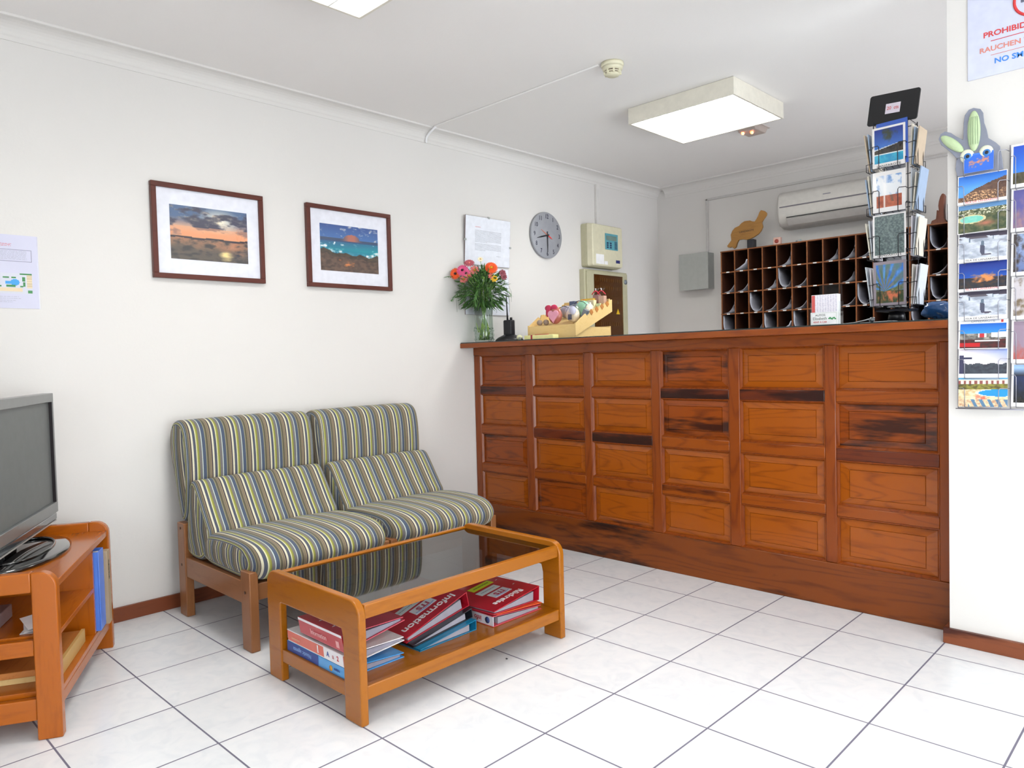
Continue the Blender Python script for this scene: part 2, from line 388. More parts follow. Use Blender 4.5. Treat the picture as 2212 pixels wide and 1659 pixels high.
# ================================================================== SETTING
XR = 5.2; YF = -5.0; XO = 4.2     # right wall of the lounge, shop front, right wall of the office
SX = 2.677; SY = -.12; SW = .17   # wall stub beside the counter
struct('floor', B(-.1, XR+.1, YF-1.2, YB+.1, -.1, 0), TILE).location.z = -.1
fl = bpy.data.objects['floor']; fl.data.transform(Matrix.Translation(fl.location)); fl.location = (0, 0, 0)
struct('ceiling', B(-.1, XR+.1, YF-.1, YB+.1, HC, HC+.1), CEIL)
struct('wall_left', B(-.1, 0, YF-.1, YB+.1, 0, HC), WALL)
struct('wall_back', B(0, XO+.1, YB, YB+.1, 0, HC), WALL)
w = MB(); w.box(XO, XO+.1, SY+SW, .4, 0, HC); w.box(XO, XO+.1, 1.5, YB, 0, HC); w.box(XO, XO+.1, .4, 1.5, 0, .5); w.box(XO, XO+.1, .4, 1.5, 2.1, HC)  # opening added to let the office fill lamp in
struct('wall_office_right', w, WALL)
struct('wall_beside_counter', B(SX, XR, SY, SY+SW, 0, HC), WALL)
w = MB(); w.box(XR, XR+.1, YF-.1, -2.75, 0, HC); w.box(XR, XR+.1, -.75, SY+SW, 0, HC); w.box(XR, XR+.1, -2.75, -.75, 2.25, HC)
struct('wall_right', w, WALL)
w = MB()
for y in (-2.75, -1.78, -.80): w.box(XR+.02, XR+.08, y, y+.05, 0, 2.25)
w.box(XR+.02, XR+.08, -2.75, -.75, 2.2, 2.25); w.box(XR+.02, XR+.08, -2.75, -.75, 0, .06)
wf2 = struct('window_2', w, plain('white window frame', 'd8d8d8', .4))
part('pane', B(XR+.048, XR+.052, -2.70, -.80, .06, 2.2), GLS, wf2)
w = MB(); w.box(0, 3.85, YF-.1, YF, 0, HC); w.box(5.15, XR, YF-.1, YF, 0, HC); w.box(3.85, 5.15, YF-.1, YF, 2.25, HC)
struct('wall_front', w, WALL)
w = MB()
for x in (3.85, 4.475, 5.10): w.box(x, x+.05, YF-.08, YF-.02, 0, 2.25)
w.box(3.85, 5.15, YF-.08, YF-.02, 2.2, 2.25); w.box(3.85, 5.15, YF-.08, YF-.02, 0, .06)
wf = struct('window_1', w, plain('white window frame', 'd8d8d8', .4))
part('pane', B(3.90, 5.10, YF-.052, YF-.048, .06, 2.2), GLS, wf)
def cove(path_f, L0, L1, name):
    # lip on the wall then a hollow up to the ceiling; section in (d, z), d = distance from wall
    sec = [(0, 2.374), (.004, 2.374), (.006, 2.390), (.009, 2.393)]
    for i in range(7):
        a = i/6*pi/2; sec.append((.077-.066*cos(a), 2.396+.044*sin(a)))
    sec += [(.081, 2.441), (.081, HC), (0, HC)]
    mb = MB(); n = len(sec); a = [path_f(L0, d, z) for d, z in sec]; b = [path_f(L1, d, z) for d, z in sec]
    mb.faces(a+b, [tuple(range(n)), tuple(range(n, 2*n))]+[(i, (i+1) % n, n+(i+1) % n, n+i) for i in range(n)])
    struct(name, mb, WALL)
cove(lambda l, d, z: Vector((d, l, z)), YF, YB, 'trim_1')
cove(lambda l, d, z: Vector((l, YB-d, z)), .081, XO, 'trim_2')
struct('baseboard_left', B(0, .014, YF, -.006, 0, .062), BBY, .002)
w = B(SX-.018, XR, SY-.018, SY, 0, .056); w.box(SX-.018, SX, SY, -.006, 0, .056)
struct('baseboard_right', w, BBX, .002)

# ================================================================== COUNTER
cnt = thing('reception_counter', 'varnished reddish wooden reception counter faced with raised panels', 'counter', (1.33, .3, 0))
XC = [(.053, .446), (.5, .884), (.932, 1.318), (1.371, 1.743), (1.797, 2.183), (2.229, 2.615)]
ZC = [(.918, 1.110), (.677, .870), (.434, .626), (.187, .388)]
CE = SX-.021
part('carcass', B(0.003, CE, .026, .50, 0, 1.155), C_V, cnt)
st = [(.003, .053)]+[(XC[i][1], XC[i+1][0]) for i in range(5)]+[(2.615, CE)]
for i, (a, b) in enumerate(st):
    part('stile', B(a, b, 0, .026, .187, 1.110), C_V, cnt, .0035)
part('top_rail', B(.003, CE, -.002, .026, 1.110, 1.158), C_H, cnt, .002)
part('plinth', B(.003, CE, -.006, .026, 0, .187), C_PL, cnt, .003)
dark_rail = {(4, 0), (5, 1), (1, 1), (2, 1), (0, 0), (3, 0)}
dark_panel = {(0, 0), (3, 0), (3, 1), (5, 1), (1, 3), (0, 2)}
for c, (x0, x1) in enumerate(XC):
    for r in range(3):
        part('rail', B(x0, x1, .001, .026, ZC[r+1][1], ZC[r][0]), C_HD if (c, r) in dark_rail else C_H, cnt, .0035)
    for r, (z0, z1) in enumerate(ZC):
        mw, md = .010, .0135
        def ring(x0, x1, z0, z1, y): return [Vector((x, y, z)) for x, z in ((x0, z0), (x1, z0), (x1, z1), (x0, z1))]
        mb = MB(); vs = ring(x0, x1, z0, z1, .0248)+ring(x0, x1, z0, z1, .0015)+ring(x0+.003, x1-.003, z0+.003, z1-.003, .0015)+ring(x0+mw, x1-mw, z0+mw, z1-mw, md)+ring(x0+mw, x1-mw, z0+mw, z1-mw, .0248)
        fs = []
        for lv in range(5):
            for k in range(4): a, b, l2 = k, (k+1) % 4, (lv+1) % 5; fs.append((lv*4+a, lv*4+b, l2*4+b, l2*4+a))
        mb.faces(vs, fs); part('panel_moulding', mb, C_V, cnt)
        xa, xb, za, zb_ = x0+mw+.0003, x1-mw-.0003, z0+mw+.0003, z1-mw-.0003
        bv = .028 if c < 5 else .038; bz = .026; e = .002
        rings = [ring(xa, xb, za, zb_, .0252), ring(xa, xb, za, zb_, .0165), ring(xa+bv, xb-bv, za+bz, zb_-bz, .0105), ring(xa+bv+.0012, xb-bv-.0012, za+bz+.0012, zb_-bz-.0012, .0130),
                 ring(xa+bv+e, xb-bv-e, za+bz+e, zb_-bz-e, .0130), ring(xa+bv+e+.0012, xb-bv-e-.0012, za+bz+e+.0012, zb_-bz-e-.0012, .0090)]
        vs = [v for q in rings for v in q]; fs = [(3, 2, 1, 0), (20, 21, 22, 23)]
        for lv in range(5):
            for k in range(4): j = (k+1) % 4; fs.append((lv*4+k, lv*4+j, lv*4+4+j, lv*4+4+k))
        mb = MB(); mb.faces(vs, fs)
        part('raised_panel', mb, C_PD if (c, r) in dark_panel else C_P, cnt)
wt = thing('worktop', 'long wooden worktop edge with dark green inlay on top of the counter', 'worktop', (1.33, .2, 1.158))
part('edge_board', B(.001, SX-.003, -.112, .56, 1.158, 1.187), C_T, wt, .003)
part('inlay', B(.004, SX-.006, -.109, .557, 1.187, WT), plain('dark green laminate', '1d2b2c', .25, 0, .5, .3), wt)

# ================================================================== CEILING FITTINGS
ENAM = plain('cream enamelled steel', 'dcd7ca', .45)
def emis(name, col, s):
    mt, nt, b = newmat(name); b.inputs['Emission Color'].default_value = col; b.inputs['Emission Strength'].default_value = s
    tc = N(nt, 'ShaderNodeTexCoord'); nz = N(nt, 'ShaderNodeTexNoise'); nt.links.new(tc.outputs['Object'], nz.inputs['Vector'])
    r = ramp(nt, [(.3, 'f2f2f2'), (.7, 'ffffff')]); nt.links.new(nz.outputs['Fac'], r.inputs['Fac']); nt.links.new(r.outputs['Color'], b.inputs['Base Color'])
    return mt
TUBE = emis('fluorescent glow', (1, .99, .965, 1), LAMP_E)
LOUV = plain('bright louvre blades', 'f4f5f2', .25, .2)
def luminaire(x0, y0, w, d, label):
    t = thing('ceiling_light', label, 'ceiling light', (x0+w/2, y0+d/2, HC), 0, 'square fluorescent ceiling lights')
    x1 = x0+w; y1 = y0+d; zb = 2.362
    h = MB(); k = .012
    h.box(x0, x1, y0, y0+k, zb, HC-.001); h.box(x0, x1, y1-k, y1, zb, HC-.001); h.box(x0, x0+k, y0+k, y1-k, zb, HC-.001); h.box(x1-k, x1, y0+k, y1-k, zb, HC-.001)
    h.box(x0+k, x1-k, y0+k, y1-k, HC-.006, HC-.001)
    part('housing', h, ENAM, t, .0015)
    part('reflector', B(x0+.02, x1-.02, y0+.02, y1-.02, zb+.030, zb+.034), TUBE, t, label='bright glowing reflector above the blades')
    for i in range(1, 4):
        yy = y0+d*i/4; part('louvre_bar', B(x0+k, x1-k, yy-.003, yy+.003, zb+.001, zb+.028), LOUV, t)
    for i in range(1, 8):
        xx = x0+w*i/8; part('louvre_blade', B(xx-.001, xx+.001, y0+k, y1-k, zb+.004, zb+.027), LOUV, t)
luminaire(1.025, .265, .63, .565, 'square boxed fluorescent ceiling light above the reception counter')
luminaire(1.085, -2.09, .63, .565, 'bright square fluorescent ceiling light cut off by the top of the photo')
luminaire(3.6, -2.09, .63, .565, 'square fluorescent ceiling light added out of view towards the right wall')  # unseen extra fitting, added to light the room

sd = thing('smoke_detector', 'round cream smoke detector on the ceiling beside the boxed light', 'smoke detector', (1.345, -.31, HC))
part('base', MB().lathe([(.052, HC-.001), (.053, HC-.012), (.050, HC-.020)][::-1], (1.345, -.31, 0)), CREAM, sd)
part('head', MB().lathe([(.0, HC-.062), (.026, HC-.061), (.032, HC-.056), (.035, HC-.050)], (1.345, -.31, 0)), CREAM, sd)
part('vent_slots', MB().lathe([(.030, HC-.052), (.036, HC-.046), (.038, HC-.040), (.034, HC-.036)], (1.345, -.31, 0)), plain('dark vent', '5c4a42', .6), sd)
mb = MB()
for i in range(8):
    a = 2*pi*i/8; M = Matrix.Translation((1.345, -.31, 0)) @ Matrix.Rotation(a, 4, 'Z'); mb.box(.030, .041, -.004, .004, HC-.054, HC-.020, M)
mb.lathe([(.0365, HC-.047), (.0405, HC-.0455), (.0405, HC-.0430), (.0365, HC-.0415)], (1.345, -.31, 0)); mb.lathe([(.036, HC-.037), (.045, HC-.033), (.050, HC-.020)], (1.345, -.31, 0))
part('ribs', mb, CREAM, sd)
cc = part('cable_duct', B(.10, 1.293, -.354, -.340, HC-.009, HC-.0005), CEIL, None, .002)
tag(cc, 'thin white cable duct running across the ceiling to the smoke detector', 'cable duct')
cc = part('cable_hose', MB().tube([(.11, -.347, HC-.006), (.085, -.346, 2.436), (.06, -.346, 2.425), (.035, -.346, 2.412), (.021, -.346, 2.402), (.017, -.346, 2.385), (.016, -.346, 2.37)], .0065), WHITE, None)
tag(cc, 'short bent white cable hose going over the cornice on the left wall', 'hose')
cc = part('conduit', B(.0005, .022, 1.272, 1.312, 2.062, 2.373), plain('conduit white', 'dcd9d6', .5), None, .002)
tag(cc, 'short upright white conduit from the cornice down to the alarm control box', 'conduit')
em = thing('emergency_light', 'small emergency lamp with two orange bulbs on the ceiling behind the boxed light', 'emergency light', (1.35, 1.06, HC))
mb = MB(); mb.prism([(.985, HC-.001), (1.19, HC-.001), (1.15, HC-.045), (1.02, HC-.045)], lambda a, b: Vector((1.292, a, b)), lambda a, b: Vector((1.402, a, b)))
part('diffuser', mb, plain('pinkish translucent plastic', 'b3a49c', .3), em, .004)
part('back_plate', B(1.285, 1.409, .975, 1.20, HC-.006, HC-.0005), plain('off white plate', 'c9c0ba', .5), em)
GLO = emis('orange bulb glow', (1, .16, .01, 1), 3.2)
for bx, by in ((1.315, 1.03), (1.36, 1.055)):
    part('bulb', MB().ball((bx, by, HC-.050), .009, .013, .009), GLO, em, label='small glowing orange bulb')

# ================================================================== LEFT WALL: pictures, clock, notices, boxes
LW = lambda y, z, x=0.0: frame((x, y, z), (0, 1, 0), (0, 0, 1))
def sunset(u, v):
    n = fbm(u*5, v*9, 1.0, 5); n2 = fbm(u*9+4, v*16, 1.0, 5)
    hz = .43+.012*sin(u*14)+.02*max(0, fbm(u*6, 0, 1.0))
    if v > hz:
        t = (v-hz)/(1-hz); c = mixc((222, 150, 105), (80, 104, 140), (t-.18)*2.2)
        c = mixc(c, (225, 190, 160), max(0, .5-abs(t-.3)*2.5))
        d = ((u-.62)**2*5+(v-.78)**2*7)**.5
        c = mixc(c, (238, 232, 214), 1.2-d*1.7)
        cl = n*1.1+.35-abs(t-.52)*1.3+.25*abs(u-.5); c = mixc(c, (66, 66, 84), cl*2.2)
        if cl > .02: c = mixc(c, (236, 214, 178), max(0, n2)*.8*(1-abs(u-.55)))
        if t < .33: c = mixc(c, (232, 160, 118), .55)
        return c
    if v > hz-.035: return (58, 50, 56)
    t = v/hz; c = mixc((92, 82, 74), (204, 138, 100), (t-.25)*1.2+u*.3-.25+n*.4)
    c = mixc(c, (60, 58, 58), n2*1.5+.35*(1-t))
    d = ((u-.70)**2*40+(v-.12)**2*30)**.5
    c = mixc(c, (250, 220, 150), 1.1-d*1.6+n2*.4)
    return c
def coast(u, v):
    n = fbm(u*6, v*8, 1.0, 5); n2 = fbm(u*14+4, v*18, 1.0, 4)
    hill = .70+.115*max(0, 1-((u-.53)/.14)**2)**.5 if abs(u-.53) < .14 else .70+.02*(1-u)
    if v > hill:
        c = mixc((58, 108, 170), (38, 72, 138), (v-.7)*3); return mixc(c, (216, 206, 200), (n2*1.4-.35)+(v-.8)*.6+(u-.7)*.5)
    if v > .64: return mixc((176, 104, 84), (50, 68, 100), abs(u-.53)*7-.35) if v > .665 else (40, 70, 112)
    edge = .36+.10*(1-u)*(1-u)+.04*n+.02*sin(u*20)
    if v > edge:
        c = mixc((26, 84, 132), (24, 142, 158), (1-abs(v-.48)*5)*.8+u*.3)
        return mixc(c, (240, 240, 240), (.06-abs(v-edge-.035-.10*max(0, .3-u)))*18*(n2+.45)*(1.7 if u < .4 or u > .78 else .3))
    if v > edge-.09: return mixc((60, 54, 50), (88, 74, 62), n2+.5)
    c = mixc((110, 86, 74), (74, 60, 54), n2+.5)
    d = ((u-.47)**2*14+(v-.19)**2*30)**.5
    return mixc(c, (226, 136, 78), 1.0-d*2.0+n2*1.0-.2)
def picture(y0, y1, z0, z1, ph, fn, label):
    t = thing('framed_picture', label, 'picture', (0, (y0+y1)/2, z0), 0, 'framed landscape photographs on the left wall')
    k = .022; mb = MB()
    xf = .026
    mb.box(.002, xf, y0, y1, z1-k, z1); mb.box(.002, xf, y0, y1, z0, z0+k); mb.box(.002, xf, y0, y0+k, z0+k, z1-k); mb.box(.002, xf, y1-k, y1, z0+k, z1-k)
    part('frame', mb, FRM, t, .002)
    part('mount', B(.004, .012, y0+k, y1-k, z0+k, z1-k), plain('white mount board', 'e3e4ee', .7), t)
    a, b, c, d = ph
    part('photo', sheet(LW((a+b)/2, (c+d)/2, .0125), b-a, d-c, 120, 78, fn), PRM, t)
    part('glass_pane', B(.019, .0205, y0+k, y1-k, z0+k, z1-k), PANE, t)
picture(-1.915, -1.392, 1.485, 1.910, (-1.835, -1.473, 1.575, 1.818), sunset, 'larger-looking framed photo of a cloudy orange sunset over water on the left wall')
picture(-1.156, -.628, 1.485, 1.914, (-1.076, -.712, 1.575, 1.820), coast, 'framed photo of a rocky coast with blue sea and red hill on the left wall')

ck = thing('wall_clock', 'round grey wall clock with black numerals on the left wall', 'clock', (0, .702, 1.775))
MC = frame((0, .702, 1.934), (0, 1, 0), (0, 0, 1))
part('dial', MB().lathe([(.150, .003), (.159, .006), (.159, .020), (.156, .023), (0.001, .0235)], M=MC, n=64), plain('grey clock face', '9a9ca3', .45), ck)
for i in range(1, 13):
    a = radians(90-30*i); text('numeral', str(i), .043, plain('navy numerals', '25253c', .5), ck, MC @ Matrix.Translation((.128*cos(a), .128*sin(a), .0242)), .85)
def hand(name, ang, L, back, w, mat, z):
    a = radians(90-ang); M = MC @ Matrix.Translation((0, 0, z)) @ Matrix.Rotation(a, 4, 'Z')
    mb = MB(); mb.prism([(-back, -w/2), (L*.6, -w/2), (L, -w*.15), (L, w*.15), (L*.6, w/2), (-back, w/2)], lambda x, y: M @ Vector((x, y, 0)), lambda x, y: M @ Vector((x, y, .0015)))
    part(name, mb, mat, ck)
hand('minute_hand', 180, .118, .026, .009, INK, .027); hand('hour_hand', 256, .108, .02, .010, INK, .025)
hand('second_hand', 297, .075, .0, .004, plain('orange hand', 'e8825c', .5), .029); hand('second_hand_tail', 117, .052, 0, .008, plain('red hand', 'f04038', .5), .0291)
part('hub', MB().lathe([(.008, .026), (.008, .032), (.001, .033)], M=MC, n=20), INK, ck)

# glass clip frames with notices (upper one hangs out from the wall at the top)
def clipframe(y0, y1, z0, z1, tilt, label, seed):
    t = thing('clip_frame', label, 'notice frame', (0, (y0+y1)/2, z0), 0, 'frameless notices on the left wall behind the flowers')
    w, h = y1-y0, z1-z0
    M = Matrix.Translation((.006, (y0+y1)/2, z0)) @ Matrix.Rotation(tilt, 4, 'Y') @ frame((0, 0, 0), (0, 1, 0), (0, 0, 1)) @ Matrix.Translation((0, h/2, 0))
    part('backing_board', MB().box(-w/2, w/2, -h/2, h/2, 0, .003, M), plain('brown hardboard', '6b4a44', .7), t)
    part('paper', MB().box(-w/2+.001, w/2-.001, -h/2+.001, h/2-.001, .0031, .0035, M), plain('notice paper', 'e6e9f2', .6), t)
    part('glass_pane', MB().box(-w/2, w/2, -h/2, h/2, .0042, .0058, M), PANE, t)
    for x, y in ((0, h/2), (-w/2, 0), (w/2, -.02), (0, -h/2)):
        part('clip', MB().box(x-.008, x+.008, y-.006, y+.006, .0, .0075, M), STEEL, t)
    return t, M @ Matrix.Translation((0, 0, .0036)), w, h
t, M, w, h = clipframe(-.062, .335, 1.683, 1.985, radians(4), 'upper frameless notice with two paragraphs of small print above the flowers', 1)
rows = [(.065-.0078*i, 1) for i in range(9)]+[(.065-.0078*9, .45)]+[(-.018-.0078*i, 1) for i in range(5)]+[(-.057, .4)]
part('small_print', lines_mb(M, [(y, f) for y, f in rows], -.115, .115, .0016, seed=3), plain('print grey', '6f6f80', .6), t)
part('heading', lines_mb(M, [(.086, 1)], -.115, -.07, .003, seed=4), plain('red heading', 'cf6a72', .6), t)
part('signature', lines_mb(M, [(-.085, 1)], .075, .112, .0016, seed=5), plain('print grey', '6f6f80', .6), t)
t, M, w, h = clipframe(-.066, .325, 1.368, 1.673, 0, 'lower frameless notice mostly hidden behind the vase of flowers', 2)
mb = MB()
for x0, x1, y0, y1 in ((-.01, .125, -.075, .08),):
    k = .003
    mb.box(x0, x1, y0, y0+k, 0, .0004, M); mb.box(x0, x1, y1-k, y1, 0, .0004, M); mb.box(x0, x0+k, y0, y1, 0, .0004, M); mb.box(x1-k, x1, y0, y1, 0, .0004, M)
part('printed_border', mb, plain('blue print', '4a5a96', .6), t)
part('small_print', lines_mb(M, [(.06-.01*i, .95) for i in range(12)], 0, .115, .0016, seed=7), GREYTX, t)

# laminated notice at the left edge of the photo
pn = thing('laminated_notice', 'laminated information notice with a small pool plan taped to the left wall', 'notice', (0, -2.46, 1.333))
M = LW(-2.455, 1.4765, .001)
def plan(u, v):
    c = (206, 206, 226)
    if .22 < u < .90 and .20 < v < .48:
        c = (208, 210, 222)
        x, y = (u-.62)/.075, (v-.355)/.045
        if x*x+y*y < 1 or (abs((u-.53)/.07) < 1 and abs((v-.35)/.02) < 1): c = (70, 160, 225)
        for gx, gy, gw, gh in ((.55, .305, .08, .02), (.47, .42, .05, .012), (.60, .42, .04, .01), (.76, .40, .025, .03), (.77, .33, .02, .03), (.72, .30, .025, .012), (.88, .235, .05, .02), (.30, .43, .04, .012), (.80, .47, .1, .006), (.35, .30, .05, .015)):
            if abs((u-gx)/gw) < 1 and abs((v-gy)/gh) < 1: c = (70, 138, 84)
        if (.81 < u < .92 and .28 < v < .46) or (.2 < u < .74 and .225 < v < .28):
            c = (226, 208, 176)
            if int(v*60) % 2 == 0 and u > .8: c = (206, 190, 160)
    return c
part('plan_sheet', sheet(M, .205, .287, 80, 100, plan, .0006), PRM, pn)
M2 = M @ Matrix.Translation((0, 0, .0008))
mb = MB(); k = .0016
for a in ((-.035, .084, .040, .040+k), (-.035, .084, .085, .085+k), (-.035, -.035+k, .040, .085), (.084-k, .084, .040, .085)): mb.box(*a, 0, .0003, M2)
part('text_border', mb, plain('grey border', '7a7a90', .6), pn)
part('small_print', lines_mb(M2, [(.108, .75), (.104, .7), (.100, .72)], -.095, .06, .0012, seed=9), REDINK, pn)
part('fine_print', lines_mb(M2, [(.080-.0052*i, .9) for i in range(7)]+[(-.098, .6), (-.105, .7), (-.113, .5), (-.119, .4)], -.03, .078, .0009, seed=10), GREYTX, pn)
part('laminate', MB().box(-.1025-.004, .1065, -.1435, .1435, -.0005, .0003, M), plain('laminate film', 'cfcfe2', .12, coat=.6), pn)

ab = thing('alarm_panel', 'cream alarm control box with blue keypad high on the left wall', 'control box', (0, 1.29, 1.742))
pr = rounded(1.10, 1.482, 1.745, 2.062, .018)
mb = MB(); mb.prism(pr, lambda a, b: Vector((.0, a, b)), lambda a, b: Vector((.052, a, b)))
part('back_box', mb, CREAM2, ab, .003)
pr2 = rounded(1.10, 1.482, 1.745, 2.062, .018)
mb = MB(); mb.prism(pr2, lambda a, b: Vector((.0525, a, b)), lambda a, b: Vector((.103, a-(a-1.29)*.05, b-(b-1.9)*.05)))
part('cover', mb, CREAM, ab, .006)
part('display_panel', B(.1032, .106, 1.257, 1.412, 1.877, 1.996), plain('teal keypad', '5aa0ae', .4), ab, label='teal keypad panel')
part('screen', B(.1062, .107, 1.268, 1.395, 1.947, 1.980), plain('grey green lcd', '6d8680', .2), ab)
for i in range(2):
    for j in range(3): part('button', B(.1062, .1085, 1.275+.038*i, 1.293+.038*i, 1.888+.016*j, 1.899+.016*j), plain('dark blue button', '22345c', .4), ab)
for i in range(7): part('key', B(.1062, .1075, 1.370, 1.402, 1.885+.0085*i, 1.889+.0085*i), plain('dark blue button', '22345c', .4), ab)
part('sticker', B(.1032, .1038, 1.145, 1.24, 1.765, 1.836), WHITE, ab, label='white paper sticker')
part('sticker', B(.1032, .1038, 1.245, 1.285, 1.765, 1.79), WHITE, ab, label='small white sticker')
part('badge', B(.1032, .1045, 1.388, 1.436, 1.783, 1.806), plain('navy badge', '2b2f6e', .4), ab, label='dark blue maker badge')
eb = thing('electrical_cabinet', 'beige electrical cabinet with brown tinted door below the alarm box', 'cabinet', (0, 1.34, 1.20))
part('housing', B(.0005, .047, 1.074, 1.602, 1.10, 1.728), CREAM2, eb, .004)
k = .0
mb = MB(); mb.box(.0475, .060, 1.09, 1.171, 1.12, 1.715); mb.box(.0475, .060, 1.530, 1.588, 1.12, 1.715); mb.box(.0475, .060, 1.171, 1.530, 1.694, 1.715); mb.box(.0475, .060, 1.171, 1.530, 1.12, 1.16)
part('door_frame', mb, CREAM2, eb, .002)
part('breaker_board', B(.0475, .050, 1.171, 1.530, 1.16, 1.694), plain('brown board', '6a5038', .6), eb)
for j, zz in enumerate((1.66, 1.60, 1.50, 1.42, 1.33)):
    mb = MB()
    for i in range(12): mb.box(.0502, .054, 1.19+.027*i, 1.21+.027*i, zz-.014, zz+.012)
    part('breaker_row', mb, plain('brown breaker', '4e3826' if j % 2 else '7c6448', .5), eb)
part('tinted_window', B(.056, .058, 1.171, 1.530, 1.16, 1.694), glass('brown tinted pane', (.85, .74, .60), .8, .03), eb)
part('lock', MB().lathe([(.018, 0), (.018, .006), (.001, .007)], (.0602, 1.562, 1.655), M=Matrix.Rotation(pi/2, 4, 'Y')), plain('grey lock', '8c96a0', .3, .5), eb)
mb = MB(); mb.prism([(1.44, 1.405), (1.485, 1.405), (1.4625, 1.447)], lambda a, b: Vector((.0582, a, b)), lambda a, b: Vector((.0588, a, b)))
part('warning_triangle', mb, plain('yellow warning', 'e0b81c', .5), eb, label='yellow warning triangle sticker')

# ================================================================== BACK WALL
gb = thing('junction_box', 'plain grey metal box on the back wall left of the pigeonholes', 'wall box', (.38, YB, 1.59))
part('box_body', B(.262, .512, YB-.095, YB-.0005, 1.595, 1.875), STEEL, gb, .003)
part('lid', B(.259, .515, YB-.101, YB-.0955, 1.592, 1.878), plain('grey lid', 'b4b7b4', .4, .1), gb, .002)
mb = MB(); mb.box(.452, .470, YB-.012, YB-.0005, 1.885, 2.300); mb.box(.452, 3.0, YB-.012, YB-.0005, 2.288, 2.304)
tag(part('cable_trunking', mb, plain('trunking white', 'c9c6c4', .5), None, .002), 'thin white cable trunking rising from the grey box and along the back wall', 'trunking')
ac = thing('air_conditioner', 'white split air conditioner on the back wall behind the postcard rack', 'air conditioner', (1.53, YB, 1.955))
x0, x1 = 1.117, 1.935
prof = [(YB-.001, 1.962), (YB-.10, 1.957), (YB-.160, 1.972), (YB-.190, 2.005), (YB-.202, 2.05), (YB-.204, 2.13), (YB-.192, 2.185), (YB-.16, 2.208), (YB-.001, 2.21)]
mb = MB(); mb.prism(prof, lambda a, b: Vector((x0, a, b)), lambda a, b: Vector((x1, a, b)))
part('body', mb, plain('ac white plastic', 'cfccc6', .4), ac, .012, seg=3)
part('panel_gap', B(x0+.02, x1-.02, YB-.2065, YB-.203, 2.096, 2.104), plain('dark gap', '77737a', .6), ac)
mb = MB(); mb.prism([(YB-.2045, 2.012), (YB-.170, 1.972), (YB-.168, 1.975), (YB-.200, 2.018)], lambda a, b: Vector((x0+.07, a-.004, b)), lambda a, b: Vector((x1-.07, a-.004, b)))
part('outlet_flap', mb, plain('ac flap', 'bdbab6', .4), ac)
part('outlet_gap', B(x0+.07, x1-.07, YB-.210, YB-.2035, 2.021, 2.026), plain('black gap', '2c2a2e', .6), ac)
part('badge', B(1.44, 1.49, YB-.2065, YB-.204, 2.14, 2.146), plain('ac badge', '8d8d98', .4), ac)

PX0, PZ1, PP, PH, PY = .736, 1.828, .1053, .1522, 1.82
NCOL, NROW = 16, 5
pg = thing('pigeonhole_unit', 'dark wooden pigeonhole unit full of open compartments on the back wall', 'pigeonhole unit', (PX0+PP*8, YB, PZ1-PH*5))
x1 = PX0+PP*NCOL; zb = PZ1-PH*NROW
mb = MB()
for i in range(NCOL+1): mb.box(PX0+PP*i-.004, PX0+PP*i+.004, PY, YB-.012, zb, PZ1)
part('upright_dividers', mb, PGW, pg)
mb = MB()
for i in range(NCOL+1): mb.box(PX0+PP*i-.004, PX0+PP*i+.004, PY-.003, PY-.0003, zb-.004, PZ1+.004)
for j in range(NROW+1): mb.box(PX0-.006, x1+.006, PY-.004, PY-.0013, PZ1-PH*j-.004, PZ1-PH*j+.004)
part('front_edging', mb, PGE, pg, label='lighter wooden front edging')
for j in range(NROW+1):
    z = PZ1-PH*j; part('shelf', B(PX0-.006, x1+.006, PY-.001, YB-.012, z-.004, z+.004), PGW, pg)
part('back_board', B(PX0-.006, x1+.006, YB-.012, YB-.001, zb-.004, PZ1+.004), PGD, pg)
LBL = plain('white number tag', 'dcdcd8', .5)
ords = ['first', 'second', 'third', 'fourth', 'fifth', 'sixth', 'seventh', 'eighth', 'ninth', 'tenth', 'eleventh', 'twelfth', 'thirteenth', 'fourteenth']
for j in range(1, 5):
    for i in range(14):
        if i in (10, 11) and j < 4: continue
        xm = PX0+PP*(i+.5); part('number_tag', B(xm-.012, xm+.012, PY-.0055, PY-.0042, PZ1-PH*j-.004, PZ1-PH*j+.004), LBL, pg)
rown = ['top', 'second', 'third', 'fourth']
